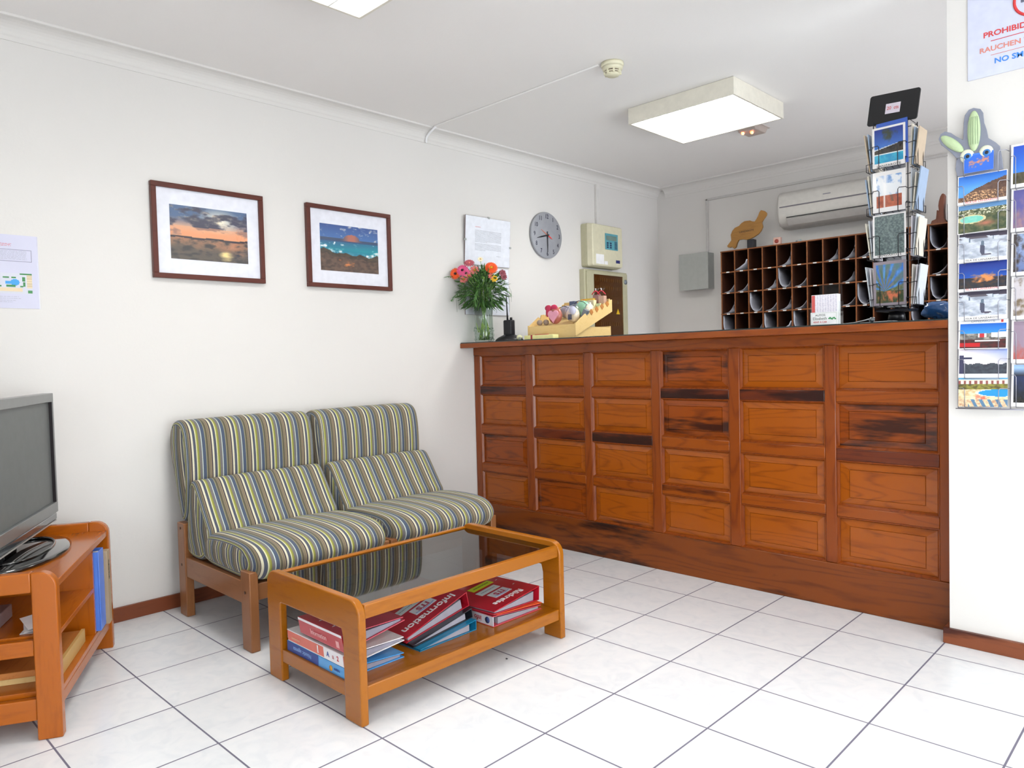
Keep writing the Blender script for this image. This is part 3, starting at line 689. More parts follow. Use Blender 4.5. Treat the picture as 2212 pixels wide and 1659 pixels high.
def curl(i, j, kind):
    xa = PX0+PP*i+.006; xb = PX0+PP*(i+1)-.006; z0 = PZ1-PH*(j+1)+.006; z1 = PZ1-PH*j-.006; w = xb-xa; h = z1-z0
    rnd = random.Random(i*7+j)
    if kind == 'U': prof = [(xa+w*(.5-.5*cos(a)), z0+h*.52*(1-sin(a))) for a in [pi*k/14 for k in range(15)]]; prof = [(xa+.001, z1-.003)]+prof+[(xb-.001, z0+h*.75)]
    elif kind == 'V': prof = [(xa+.001, z1-.004), (xa+.002, z0+h*.5), (xa+w*.12, z0+h*.2), (xa+w*.3, z0+h*.05), (xa+w*.55, z0+.002), (xa+w*.8, z0+h*.13), (xb-.003, z0+h*.45), (xb-.001, z1-.01)]
    elif kind == 'L': prof = [(xa+w*.08+w*.9*sin(a), z0+.001+h*rnd.uniform(.7, .85)*(1-cos(a))) for a in [pi/2*k/10 for k in range(11)]]
    elif kind == 'l': prof = [(xa+w*.1+w*.88*k/8, z0+.001+h*.36*(k/8)**2.5) for k in range(9)]
    else: prof = [(xa+w*.02, z0+.002), (xa+w*.3, z0+.012), (xa+w*.85, z0+h*.30), (xb-.001, z0+h*.48)]
    th = .0035 if kind in 'UVL' else .005
    up_ = [(x+th*.3, z+th) for x, z in prof]
    mb = MB(); yy0 = PY+.004 if kind != 'F' else PY-.02
    n = len(prof); poly = prof+up_[::-1]
    vs = [Vector((a, yy0+.02*(k % n)/n, b)) for k, (a, b) in enumerate(poly)]+[Vector((a, YB-.03, b)) for a, b in poly]
    fs = []
    for k in range(n-1): fs += [(k, k+1, 2*n-2-k, 2*n-1-k), (2*n+k, 2*n+2*n-1-k, 2*n+2*n-2-k, 2*n+k+1)]
    for k in range(2*n): fs.append((k, (k+1) % (2*n), 2*n+(k+1) % (2*n), 2*n+k))
    mb.faces(vs, fs, True)
    nm = {'U': 'tall curled pale paper', 'V': 'large bowed pale paper', 'L': 'curved pale paper leaning right', 'l': 'flat pale paper curling up', 'F': 'folded white paper'}[kind]
    o = part('mail_paper', mb, PAPER, None)
    tag(o, nm+' in the '+ords[i]+' pigeonhole from the left, '+rown[j]+' row', 'paper', 'papers in the pigeonholes')
for i, j, k in [(1, 0, 'F'), (4, 0, 'L'), (7, 0, 'L'), (8, 0, 'L'), (9, 0, 'L'), (12, 0, 'L'), (13, 0, 'U'), (0, 1, 'l'), (1, 1, 'l'), (3, 1, 'L'), (4, 1, 'V'), (5, 1, 'l'), (8, 1, 'L'), (12, 1, 'L'), (13, 1, 'l'),
                (0, 2, 'L'), (2, 2, 'U'), (3, 2, 'l'), (4, 2, 'L'), (5, 2, 'l'), (8, 2, 'l'), (9, 2, 'U'), (12, 2, 'L'), (13, 2, 'V'), (0, 3, 'U'), (2, 3, 'L'), (3, 3, 'U'), (4, 3, 'F'), (5, 3, 'U'), (10, 3, 'L'), (12, 3, 'U')]:
    curl(i, j, k)
# things on top of the pigeonholes
PT = PZ1+.004
isl = thing('island_plaque', 'flat wooden island-shaped plaque on a black foot on top of the pigeonholes', 'ornament', (.90, 1.93, PT))
io = [(.729, 1.884), (.763, 1.921), (.759, 1.962), (.772, 1.99), (.792, 2.009), (.825, 2.019), (.845, 2.036), (.869, 2.047), (.911, 2.046), (.930, 2.036), (.948, 2.033), (.962, 2.05), (.975, 2.071), (.985, 2.095), (.997, 2.107), (1.022, 2.097), (1.038, 2.081), (1.038, 2.068), (1.030, 2.055), (1.012, 2.035), (1.001, 2.018), (1.008, 1.987), (.995, 1.96), (.973, 1.938), (.941, 1.922), (.912, 1.912), (.888, 1.909), (.85, 1.917), (.823, 1.916), (.812, 1.90), (.806, 1.884), (.80, 1.865), (.784, 1.857), (.768, 1.872), (.75, 1.868), (.734, 1.873)]
mb = MB(); mb.prism(io, lambda a, b: Vector((a, 1.922, b)), lambda a, b: Vector((a, 1.938, b)))
part('plaque', mb, ISLW, isl, .002)
mb = B(.895, .945, 1.905, 1.955, PT, PT+.075); part('foot', mb, plain('black painted wood', '1e1e26', .4), isl, .004)
part('base_bar', B(.78, 1.0, 1.90, 1.96, PT, PT+.006), plain('black painted wood', '1e1e26', .4), isl)
text('engraved_name', 'LANZAROTE', .018, INK, isl, frame((.885, 1.9215, 1.972), (1, 0, .03), (0, 0, 1)), 1.1)
pk = thing('pink_ornament', 'little square pink ornament on top of the pigeonholes', 'ornament', (1.13, 1.9, PT))
part('block', B(1.10, 1.155, 1.885, 1.915, PT, PT+.06), plain('pale pink clay', 'd9b3a6', .6), pk, .006)
part('red_mark', MB().lathe([(.014, 0), (.014, .003), (.001, .004)], (1.128, 1.884, PT+.032), M=Matrix.Rotation(pi/2, 4, 'X')), plain('dull red', 'a8483c', .6), pk)
for k_, (xx, hh, c_, lb) in enumerate([(1.045, .008, '6f6a4e', 'small flat olive pebble between plaque and pink ornament'), (1.20, .010, '4c5a4a', 'small dark green pebble right of the pink ornament'), (1.262, .022, '8d9aa0', 'tiny grey figurine right of the pink ornament'), (1.29, .026, 'a9c6cc', 'tiny pale blue figurine right of the grey one')]):
    mb = MB(); mb.ball((xx, 1.90, PT+hh/2+.0005), .012 if k_ < 2 else .006, .01, hh/2)
    tag(part('trinket', mb, plain('trinket %d' % k_, c_, .5), None), lb, 'trinket', 'small things on top of the pigeonholes')
fg = [(2.085, PT), (2.091, 1.845), (2.098, 1.865), (2.121, 1.872), (2.124, 1.90), (2.126, 1.927), (2.137, 1.92), (2.134, 1.95), (2.137, 1.976), (2.145, 2.005), (2.153, 2.019), (2.162, 2.022), (2.168, 2.006), (2.166, 1.96), (2.164, 1.921), (2.166, 1.87), (2.178, 1.85), (2.178, PT)]
fo = thing('wooden_figurine', 'dark wooden figurine with a tall pointed back on top of the pigeonholes', 'ornament', (2.13, 1.93, PT))
mb = MB(); mb.prism(fg, lambda a, b: Vector((a, 1.91, b)), lambda a, b: Vector((a, 1.955, b))); part('carving', mb, FIGW, fo, .006)
tag(part('black_case', B(2.185, 2.27, 1.90, 1.98, PT, PT+.12), BLACK, None, .004), 'small black box behind the wall edge beside the wooden figurine', 'box')

# ================================================================== COFFEE TABLE
ct = thing('coffee_table', 'low honey-coloured wooden coffee table with smoked glass top and lower shelf', 'coffee table', (1.29, -1.467, 0))
TX0, TX1, TY0, TY1, TH = 1.008, 1.573, -1.938, -1.002, .377
for (ya, yb) in ((TY0, TY0+.027), (TY1-.027, TY1)):
    out = [(TX0, 0), (TX0+.088, 0), (TX0+.088, .245)]
    out += [(TX0+.088+.012*(1-cos(a)), .262+.012*sin(a)) for a in [pi/2*k/4 for k in range(5)]]
    out += [(TX1-.098-.012*cos(a)*0-.0, .276) for a in [0]]
    out += [(TX1-.094, .262), (TX1-.09, .245), (TX1-.09, 0), (TX1, 0)]
    out += [(TX1-.05+.05*cos(a), TH-.05+.05*sin(a)) for a in [pi/2*k/8 for k in range(9)]]
    out += [(TX0+.05+.05*cos(a), TH-.05+.05*sin(a)) for a in [pi/2+pi/2*k/8 for k in range(9)]]
    mb = MB(); mb.prism(out, lambda a, b: Vector((a, ya, b)), lambda a, b: Vector((a, yb, b)))
    part('end_frame', mb, OAKX, ct, .005, seg=3)
for xa, xb in ((TX1-.030, TX1-.008), (TX0+.008, TX0+.030)):
    part('side_rail', B(xa, xb, TY0+.027, TY1-.027, .318, .361), OAKY, ct, .003)
part('glass_top', B(TX0+.0305, TX1-.0305, TY0+.0275, TY1-.0275, .349, .355), SMOKE, ct, label='smoked glass top pane')
for xa, xb in ((TX1-.030, TX1-.008), (TX0+.008, TX0+.030)):
    part('shelf_rail', B(xa, xb, TY0+.027, TY1-.027, .072, .115), OAKY, ct, .003)
mb = B(TX0+.088, TX1-.09, TY0+.004, TY0+.024, .068, .112); part('shelf_end_rail', mb, OAKX, ct, .002)
mb = B(TX0+.088, TX1-.09, TY1-.024, TY1-.004, .068, .112); part('shelf_end_rail', mb, OAKX, ct, .002)
SH = .112
part('shelf', B(TX0+.0305, TX1-.0305, TY0+.0275, TY1-.0275, .096, SH), OAKY, ct)

# ---- ring binders: local frame, spine on plane x=0, body towards -x, length along y
def binder(label, loc, rz, L, W, Ts, To, cover, spine=None, tilt=0, base=0, group='ring binders on the coffee table shelf', extra=None, inner='9d99a4', end='y0', mats=None):
    """wedge shaped ring binder lying flat; Ts thickness at spine, To at open side; base = rotation of the bottom cover"""
    t = thing('ring_binder', label, 'binder', loc, rz, group)
    t.rotation_euler = (0, base, rz)
    c = plain('cover '+cover, cover, .3, coat=.3); k = .0028
    part('bottom_cover', MB().box(-W, 0, 0, L, 0, k), c, t, local=True)
    M = Matrix.Translation((0, 0, Ts)) @ Matrix.Rotation(math.atan2(Ts-To, W), 4, 'Y').inverted()
    # local top: x from -W..0, slopes down towards -x
    ang = math.atan2(Ts-To, W); M = Matrix.Translation((0, 0, Ts)) @ Matrix.Rotation(-ang, 4, 'Y')
    part('top_cover', MB().box(-W, 0, 0, L, -k, 0, M), c, t, local=True)
    part('spine', B(-k, 0, 0, L, k, Ts-k), plain('cover '+(spine or cover), spine or cover, .3, coat=.3), t, local=True)
    a = .3; p = []
    for y in (.006, L-.006):
        p += [Vector((-.03, y, k+.001)), Vector((-W+.012, y, k+.001)), Vector((-W+.012, y, max(k+.002, k+(To-2*k)*.8))), Vector((-.03, y, k+(Ts*.62)))]
    mb = MB(); mb.faces(p, [(0, 1, 2, 3), (7, 6, 5, 4), (0, 4, 5, 1), (1, 5, 6, 2), (2, 6, 7, 3), (3, 7, 4, 0)])
    part('pages', mb, plain('binder pages '+inner, inner, .5), t, local=True)
    for yy in (L*.35, L*.65):
        part('ring', MB().tube([(-.028+.016*cos(q), yy, k+.5*Ts+.42*Ts*sin(q)*.9) for q in [2*pi*i/16 for i in range(16)]], .0012, 6, True), STEEL, t, local=True)
    return t, M, W, L
LB = 'white lettering'
WTX = plain(LB, 'f2eeee', .5)
RED = 'c01a30'
# pile 1: spines face +y, ends face +x.  rz=90deg turns local -x to -y
def lay(x_end, y_spine, z, rz_extra=0): return (x_end, y_spine, z)
tl, M, W, L = binder('teal ring binder lying at the bottom of the middle pile on the coffee table shelf', (1.472, -1.377, SH+.0005), pi/2+.02, .30, .262, .037, .007, '187ba4')
b2, M, W, L = binder('black ring binder in the middle pile between the teal and the red one', (1.448, -1.372, SH+.0385), pi/2+.0, .30, .275, .035, .010, '23262e', base=-.112)
b3, M, W, L = binder('red ring binder reading Information on top of the middle pile', (1.424, -1.366, SH+.0745), pi/2-.03, .31, .288, .055, .018, RED, base=-.205)
def cover_art(t, M, W, L, word, size, extra_yellow=False):
    # text reads along local -x ... placed near the y=0 end, upside down for the viewer
    def P(x, y, z=.0006): return M @ frame((x, y, z), (-1, 0, 0), (0, -1, 0))
    text('cover_title', word, size, WTX, t, P(-W*.52, .042), 1.15, .0006, world=False)
    F = P(-W*.46, .098)
    part('logo_plate', MB().box(-.048, .048, -.024, .024, 0, .0006, F), plain('logo plate', 'dcd9dc', .4), t, local=True)
    text('logo_letters', 'ITS', .034, plain('logo red', 'b04058', .5), t, F @ Matrix.Translation((0, -.002, .0011)), 1.2, .001, world=False)
    mb = MB(); mb.tube([F @ Vector((-.042+.084*k/10, .012+.008*sin(pi*k/10), .0012)) for k in range(11)], .0009, 5)
    part('logo_arc', mb, plain('logo blue', '4a6aa8', .5), t, local=True)
    F2 = P(-W*.60 if not extra_yellow else -W*.48, .152)
    part('label_plate', MB().box(-.055, .055, -.018, .018, 0, .0006, F2), plain('label plate', 'd3d8d6', .4), t, local=True)
    part('label_print', lines_mb(F2 @ Matrix.Translation((0, 0, .0007)), [(0, 1)], -.04, .04, .004, seed=3), GREYTX, t, local=True)
    if extra_yellow:
        F3 = P(-W*.42, .205)
        part('yellow_label', MB().box(-.06, .06, -.018, .018, 0, .0006, F3), plain('yellow label', 'c8d62a', .5), t, local=True)
        part('yellow_print', lines_mb(F3 @ Matrix.Translation((0, 0, .0007)), [(0, 1)], -.045, .045, .005, seed=5), plain('green print', '567a28', .5), t, local=True)
cover_art(b3, M, W, L, 'Information', .044)
# pile 2
wb, M2_, W2, L2 = binder('white ring binder with info on its spine at the right end of the shelf', (1.502, -1.318, SH+.0005), -pi/2, .285, .26, .040, .016, 'd24a5a', 'dfe0ea', inner='9d99a4')
# its spine faces the viewer's left and its body lies towards +y
wb.location = (1.502-.285, -1.322, SH+.0005); wb.rotation_euler = (0, 0, -pi/2)
text('spine_title', 'info', .026, plain('spine red', 'b8505c', .5), wb, frame((.0006, .205, .020), (0, -1, 0), (0, 0, -1)), 1.0, .0004, world=False)
part('spine_emblem', MB().lathe([(.012, 0), (.012, .0006), (.001, .0008)], (.0001, .255, .020), M=Matrix.Rotation(pi/2, 4, 'Y')), plain('emblem blue', '3a4a80', .5), wb, local=True)
text('spine_mark', 'S', .026, plain('spine grey', '8a8a98', .5), wb, frame((.0006, .15, .020), (0, -1, 0), (0, 0, -1)), 1.0, .0004, world=False)
of = thing('orange_folder', 'orange card folder between the white binder and the red Rückreise binder', 'folder', (1.5, -1.2, SH+.041), 0)
mb = MB(); mb.box(1.24, 1.505, -1.305, -1.06, 0, .003, Matrix.Translation((0, 0, SH+.0425)) @ Matrix.Translation((0, -1.318, 0)) @ Matrix.Rotation(-.075, 4, 'X') @ Matrix.Translation((0, 1.318, 0)))
part('card', mb, plain('orange card', 'e8582a', .5), of)
rb, M, W, L = binder('red ring binder reading Rückreise on top of the right-hand pile', (1.482, -1.052, SH+.0285), pi/2+.10, .30, .275, .055, .012, RED, base=.070)
cover_art(rb, M, W, L, 'Rückreise', .036, True)
# pile 3 at the near end: spines face -y (towards the viewer's left), ends face +x
def bind3(label, x1, z, L, W, Ts, To, cov, spn, rz=0, base=0, inner='8f8c9c'):
    t, M, W, L = binder(label, (x1-L, -1.925, z), -pi/2+rz, L, W, Ts, To, cov, spn, base=base, inner=inner)
    return t
p1 = bind3('blue two-tone ring binder at the bottom of the near pile on the shelf', 1.470, SH+.0005, .355, .225, .034, .016, '4a9ee0', '4a9ee0')
part('spine_patch', B(.0002, .0009, .002, .20, .001, .033), plain('dark blue patch', '23408e', .35), p1, local=True)
text('spine_title', 'Nautic agents', .019, plain('pale blue letters', '8fb0e0', .5), p1, frame((.0014, .10, .017), (0, -1, 0), (0, 0, -1)), 1.1, 0, world=False)
part('spine_emblem', MB().lathe([(.009, 0), (.009, .0006), (.001, .0008)], (.0005, .275, .014), M=Matrix.Rotation(pi/2, 4, 'Y')), plain('emblem orange', 'd89a3a', .5), p1, local=True)
text('spine_mark', 'reisen', .014, plain('dark blue patch', '23408e', .35), p1, frame((.0014, .31, .016), (0, -1, 0), (0, 0, -1)), 1.0, 0, world=False)
p2 = bind3('salmon and white ring binder in the middle of the near pile', 1.468, SH+.036, .345, .23, .040, .014, 'e8e4e6', 'd95f48', base=.08)
part('spine_patch', B(.0002, .0009, .23, .343, .001, .039), plain('white patch', 'e9e6ea', .35), p2, local=True)
text('spine_title', 'entdecken', .013, plain('pale peach letters', 'eab89a', .5), p2, frame((.0014, .055, .017), (0, 1, 0), (0, 0, 1)), 1.0, 0, world=False)
text('spine_mark', '1', .034, WTX, p2, frame((.0014, .195, .020), (0, 1, 0), (0, 0, 1)), 1.1, .001, world=False)
for k_, (yy, s_, c_) in enumerate(((.255, 'A', '4a5aa0'), (.285, 'a', 'c88a90'), (.312, '2', 'c83a44'))):
    text('spine_letter', s_, .022, plain('spine letter '+c_, c_, .5), p2, frame((.0014, yy, .020), (0, 1, 0), (0, 0, 1)), 1.0, .0006, world=False)
p3 = bind3('red and white ring binder reading Information on top of the near pile', 1.470, SH+.084, .262, .235, .056, .014, 'c8485a', 'b50d22', rz=0, base=.16)
part('spine_band', B(.0002, .0009, .001, .261, .047, .0555), plain('white band', 'e6e2e6', .35), p3, local=True)
text('spine_title', 'Information', .024, plain('pink letters', 'e6a6a8', .5), p3, frame((.0014, .12, .023), (0, 1, 0), (0, 0, 1)), .85, .0004, world=False)
part('spine_mark', B(.0002, .0012, .222, .24, .008, .03), plain('pink letters', 'e6a6a8', .5), p3, local=True)
tag(part('floor_crumb', MB().ball((1.545, -1.30, .0022), .005, .003, .002), plain('dark crumb', '2a2830', .7), None), 'tiny dark speck on the tiles beside the coffee table', 'speck')

# ================================================================== STRIPED CHAIRS
def smooth_poly(pts, n=3):
    for _ in range(n):
        out = []
        for i in range(len(pts)):
            a, b = pts[i], pts[(i+1) % len(pts)]
            out += [(a[0]*.75+b[0]*.25, a[1]*.75+b[1]*.25), (a[0]*.25+b[0]*.75, a[1]*.25+b[1]*.75)]
        pts = out
    return pts
def cushion(prof, y0, y1, r, crown, ny=14, wave=0, seed=0, plan=0, xt=.6):
    """profile in (x,z) swept along y with rounded ends; UV x carries the stripe coordinate"""
    mb = MB(); bm = mb.bm; uv = bm.loops.layers.uv.new('stripe')
    P = smooth_poly(prof, 3); n = len(P)
    A = sum(P[i][0]*P[(i+1) % n][1]-P[(i+1) % n][0]*P[i][1] for i in range(n))
    nr = []
    for i in range(n):
        a = P[i-1]; b = P[(i+1) % n]; d = (b[0]-a[0], b[1]-a[1]); l = math.hypot(*d) or 1
        q = (d[1]/l, -d[0]/l); nr.append(q if A > 0 else (-q[0], -q[1]))
    ys = [(r*(1-cos(t)), r*(1-sin(t))) for t in [pi/2*k/5 for k in range(6)]]
    st = [(y0+a, b) for a, b in ys]+[(y0+r+(y1-y0-2*r)*k/ny, 0) for k in range(1, ny)]+[(y1-a, b) for a, b in ys[::-1]]
    rings = []
    for y, ins in st:
        t = (y-y0)/(y1-y0); off = -ins+crown*sin(pi*t)**.6
        if wave: off += wave*noise.noise(Vector((y*9, seed, 0)))
        de = min(y-y0, y1-y); sx_ = plan-math.sqrt(max(0, plan*plan-(plan-de)**2)) if plan and de < plan else 0
        rings.append([bm.verts.new((P[i][0]+nr[i][0]*off-sx_*min(1, max(0, (P[i][0]-xt)/.2)), y, P[i][1]+nr[i][1]*off)) for i in range(n)])
    arc = [math.asin(min(1, max(0, 1-b/r))) for _, b in st]
    rk = [set(q) for q in rings]
    for k in range(len(rings)-1):
        for i in range(n):
            j = (i+1) % n; f = bm.faces.new((rings[k][i], rings[k][j], rings[k+1][j], rings[k+1][i])); f.smooth = True
            for l in f.loops:
                ux = l.vert.co.y
                if k < 5: ux = y0+r-2.4*r*(pi/2-arc[k if l.vert in rk[k] else k+1])
                elif k >= len(rings)-6: ux = y1-r+2.4*r*(pi/2-arc[k if l.vert in rk[k] else k+1])
                l[uv].uv = (ux+10, l.vert.co.z)
    for rg in (rings[0], rings[-1]):
        cx = sum(v.co.x for v in rg)/n; cz = sum(v.co.z for v in rg)/n
        inner = [bm.verts.new((cx+(v.co.x-cx)*.55, v.co.y+(-.008 if rg is rings[0] else .008), cz+(v.co.z-cz)*.55)) for v in rg]
        cc_ = bm.verts.new((cx, rg[0].co.y+(-.010 if rg is rings[0] else .010), cz))
        for i in range(n):
            j = (i+1) % n
            for f in (bm.faces.new((rg[i], rg[j], inner[j], inner[i])), bm.faces.new((inner[i], inner[j], cc_))):
                f.smooth = True
                for l in f.loops: l[uv].uv = (l.vert.co.x+10+.12*(l.vert.co.z-.4), l.vert.co.z)
    return mb
def chair(yc, label):
    t = thing('lounge_chair', label, 'chair', (.42, yc, 0), 0, 'striped low chairs against the left wall')
    h = .322; ya, yb = yc-h, yc+h
    for s, (a, b) in ((0, (ya-.018, ya+.018)), (1, (yb-.018, yb+.018))):
        if s: a, b = yb-.036, yb
        else: a, b = ya, ya+.036
        part('rear_leg', B(.108, .182, a, b, 0, .408), CHZ, t, .004)
        part('front_leg', B(.708, .783, a, b, 0, .305), CHZ, t, .004)
        part('side_rail', B(.182, .708, a+.004, b-.004, .176, .262), CHX, t, .003)
        for (xx, zz) in ((.145, .385), (.145, .225), (.745, .225)):
            part('dowel_cap', MB().lathe([(.006, 0), (.006, .0012), (.0005, .0014)], (xx, a-.0008 if s == 0 else b+.0008, zz), M=Matrix.Rotation(pi/2 if s == 0 else -pi/2, 4, 'X'), n=14), plain('dark dowel', '4a2c1c', .5), t)
    part('front_rail', B(.722, .768, ya+.036, yb-.036, .19, .255), CHY, t, .003)
    part('rear_rail', B(.120, .170, ya+.036, yb-.036, .19, .255), CHY, t, .003)
    mb = MB()
    for k in range(7): mb.box(.20+.075*k, .25+.075*k, ya+.04, yb-.04, .240, .252)
    part('slats', mb, CHY, t)
    # seat cushion
    seat = [(.31, .270), (.56, .262), (.76, .262), (.815, .285), (.842, .335), (.80, .385), (.70, .402), (.52, .404), (.40, .395), (.31, .375)]
    part('seat_cushion', cushion(seat, ya+.016, yb-.016, .022, .006, ny=24, wave=.004, seed=yc, plan=.085), FAB, t)
    lum = [(.150, .285), (.235, .262), (.34, .270), (.425, .385), (.375, .450), (.305, .555), (.265, .603), (.215, .595), (.195, .50), (.165, .38)]
    part('lumbar_cushion', cushion(lum, ya+.016, yb-.016, .018, .004, wave=.003, seed=yc+3), FAB, t)
    back = [(.125, .400), (.185, .43), (.212, .60), (.205, .76), (.180, .835), (.110, .858), (.045, .835), (.018, .765), (.030, .68), (.075, .55)]
    part('back_cushion', cushion(back, ya+.012, yb-.012, .020, .004, wave=.003, seed=yc+5), FAB, t)
    mb = MB(); P = [(.03, .70), (.095, .725), (.150, .70)]
    part('hanging_hem', cushion([(.700, .215), (.716, .215), (.716, .285), (.700, .285)], ya+.04, yb-.04, .003, .0), FAB, t)
    return t
chair(-1.572, 'striped low wooden chair nearest the television with stacked cushions')
chair(-.918, 'striped low wooden chair nearest the reception counter')

# ================================================================== TV STAND (own frame: x along its front, y out of the open side)
SO = Vector((.276, -2.213, 0)); SU = Vector((.88769, -.46043, 0)); ANG = math.atan2(SU.y, SU.x)
SLN = .754
ts = thing('tv_stand', 'orange-brown wooden television stand with open shelves at the left edge', 'tv stand', SO, ANG)
D = -.50    # depth towards -y local
def epoly(z0=0):
    H = .497; r = .045
    return [(D, 0), (D, H-r)]+[(D+r-r*cos(a), H-r+r*sin(a)) for a in [pi/2*k/6 for k in range(7)]]+[(-r+r*sin(a), H-r+r*cos(a)) for a in [pi/2*k/6 for k in range(7)]]+[(0, 0), (-.066, 0)]
for xa, xb in ((0, .034), (SLN-.034, SLN)):
    sgn = 'near' if xa else 'far'
    # posts and rails of the end frame
    r = .045; H = .497
    post = [(-.066, 0), (0, 0)]+[(-r+r*cos(a), H-r+r*sin(a)) for a in [pi/2*k/6 for k in range(7)]]+[(-.066, H)]
    mb = MB(); mb.prism(post, lambda a, b: Vector((xa, a, b)), lambda a, b: Vector((xb, a, b))); part('end_post', mb, STZ, ts, .004, local=True)
    mb = MB(); mb.prism([(D-a-0, b) for a, b in post], lambda a, b: Vector((xa, a, b)), lambda a, b: Vector((xb, a, b))); part('end_post', mb, STZ, ts, .004, local=True)
    part('end_top_rail', B(xa+.001, xb-.001, D+.066, -.066, .438, .4965), STY, ts, .004, local=True)
    part('end_mid_rail', B(xa+.006, xb-.006, D+.066, -.066, .250, .297), STY, ts, .003, local=True)
    part('end_low_rail', B(xa+.006, xb-.006, D+.066, -.066, .058, .122), STY, ts, .003, local=True)
i0, i1 = .0345, SLN-.0345
part('top_board', B(i0, i1, D+.02, -.004, .440, .462), STX, ts, .002, local=True)
part('divider', B(.245, .262, D+.02, -.010, .1355, .4395), STZ, ts, local=True)
part('middle_shelf', B(.2625, i1, D+.02, -.010, .288, .303), STX, ts, .001, local=True)
part('bottom_shelf', B(i0, i1, D+.02, -.008, .118, .135), STX, ts, .001, local=True)
part('front_bottom_rail', B(i0, i1, -.028, -.008, .082, .1175), STX, ts, .002, local=True)
part('back_panel', B(i0, i1, D+.005, D+.016, .118, .44), STX, ts, local=True)
STM = Matrix.Translation(SO) @ Matrix.Rotation(ANG, 4, 'Z')
def on_stand(name, label, cat, lx, ly, lz, group=None):
    p = STM @ Vector((lx, ly, lz)); return thing(name, label, cat, p, ANG, group)
# books and things inside
bb = on_stand('ring_binder', 'light blue upright ring binder in the narrow compartment of the television stand', 'binder', .200, .006, .1352)
BL = plain('light blue cover', '4f7fe0', .35, coat=.2)
part('spine', MB().box(-.040, .040, -.004, 0, .004, .290), BL, bb, .0015, local=True)
part('side_cover', B(-.040, -.037, -.26, -.004, .004, .290), BL, bb, local=True); part('side_cover', B(.037, .040, -.26, -.004, .004, .290), BL, bb, local=True)
part('pages', B(-.030, .030, -.25, -.012, .008, .280), WHITE, bb, local=True)
bk = on_stand('book', 'thin tan upright book beside the blue binder in the television stand', 'book', .134, .017, .1352)
part('cover', B(-.022, .022, -.21, 0, 0, .272), plain('tan cover', 'a99478', .5), bk, .001, local=True)
text('spine_title', 'Wörterbuch', .016, INK, bk, frame((0, .0006, .20), (0, 0, -1), (-1, 0, 0)), .9, 0, world=False)
tr = on_stand('wooden_tray', 'pale wooden box lid lying on the bottom shelf of the television stand', 'box', .48, -.17, .1354)
part('board', B(-.16, .17, -.16, .13, .02, .040), wood('tray wood', 'c07a3c', 'a8642c', '7a4420', 'x', .5, .2, .6, -.1, 1.5, .7), tr, .002, local=True)
part('rim', B(-.155, .165, .131, .142, 0, .046), wood('tray rim wood', 'c09a5e', 'b08a50', '8a6434', 'x', .5, .1, .3, -.12, 2, .8), tr, .001, local=True, label='pale rim strip'); part('feet', B(-.15, .16, -.15, .12, 0, .0198), PINE, tr, local=True)
pc = on_stand('folded_papers', 'loose white folded papers on the middle shelf of the television stand', 'papers', .655, -.075, .3032)
for k_, (a_, z_) in enumerate(((.0, .001), (.28, .012), (.5, .026))):
    Mx = Matrix.Translation((0, 0, z_)) @ Matrix.Rotation(a_*.35, 4, 'Y') @ Matrix.Rotation(a_, 4, 'Z'); part('sheet', MB().box(-.045, .045, -.04, .04, 0, .0012, Mx), WHITE, pc, local=True)
dv = on_stand('video_player', 'flat grey player seen through the end frame of the television stand', 'player', .60, -.31, .3032)
part('case', B(-.10, .105, -.15, .12, 0, .042), plain('player grey', '8f8084', .4), dv, .003, local=True)
# television
tv = on_stand('television', 'flat grey-framed television at the left edge of the photo', 'television', .35, -.22, .4622)
tv.rotation_euler = (0, 0, ANG-.015)
XL, XRr = -.405, .405; ZA, ZB = .074, .536
G1 = plain('tv bezel', '4a4a4c', .25, coat=.5)
mb = MB(); bw = .034
mb.box(XL, XRr, -.01, .028, ZB-bw, ZB); mb.box(XL, XRr, -.01, .028, ZA, ZA+.040); mb.box(XL, XL+.016, -.01, .028, ZA+.040, ZB-bw); mb.box(XRr-.016, XRr, -.01, .028, ZA+.040, ZB-bw)
part('bezel', mb, plain('tv bezel grey', '6c6e6e', .35, coat=.3), tv, .002, local=True)
part('screen', B(XL+.0165, XRr-.0165, -.004, .016, ZA+.0405, ZB-bw-.0005), plain('tv screen reflected grey', '626565', .45), tv, local=True)  # grey base colour stands in for the bright room reflected on the screen
part('screen_recess', B(XL+.0162, XL+.019, .0162, .027, ZA+.0405, ZB-bw-.0005), plain('dark recess', '1a1216', .5), tv, local=True)
part('speaker_bar', B(XL+.004, XRr-.004, -.006, .024, ZA-.030, ZA-.0005), plain('tv speaker bar', '3a4044', .15, coat=.6), tv, .006, local=True)
part('trim_strip', B(XL+.004, XRr-.004, -.004, .022, ZA-.036, ZA-.0305), plain('silver strip', 'b9b4b0', .3, .4), tv, local=True)
mb = MB(); mb.prism(rounded(XL+.03, XRr-.03, ZA-.02, ZB-.02, .05), lambda a, b: Vector((a, -.011, b)), lambda a, b: Vector((a*.85, -.075, .30+(b-.30)*.8)))
part('back_shell', mb, BLACK, tv, .004, local=True)
part('neck', B(-.06, .06, -.035, -.01, .012, .10), BLACK, tv, .006, local=True)
GB = plain('gloss black', '0c0c0e', .06, coat=1)
prof = [(.001, 0), (1, 0), (1, .010), (.93, .014), (.001, .020)]
mb = MB(); mb.lathe(prof, n=64, M=Matrix.Diagonal((.27, .155, 1, 1))); mb.bm.verts.ensure_lookup_table()
part('base', mb, GB, tv, local=True, label='glossy black oval base')
mb = MB(); mb.tube([(.19*cos(a), .085*sin(a)+.02, .0185) for a in [2*pi*k/40 for k in range(40)]], .004, 8, True)
part('base_ridge', mb, GB, tv, local=True)

# ================================================================== THINGS ON THE COUNTER
ZT = WT+.0005
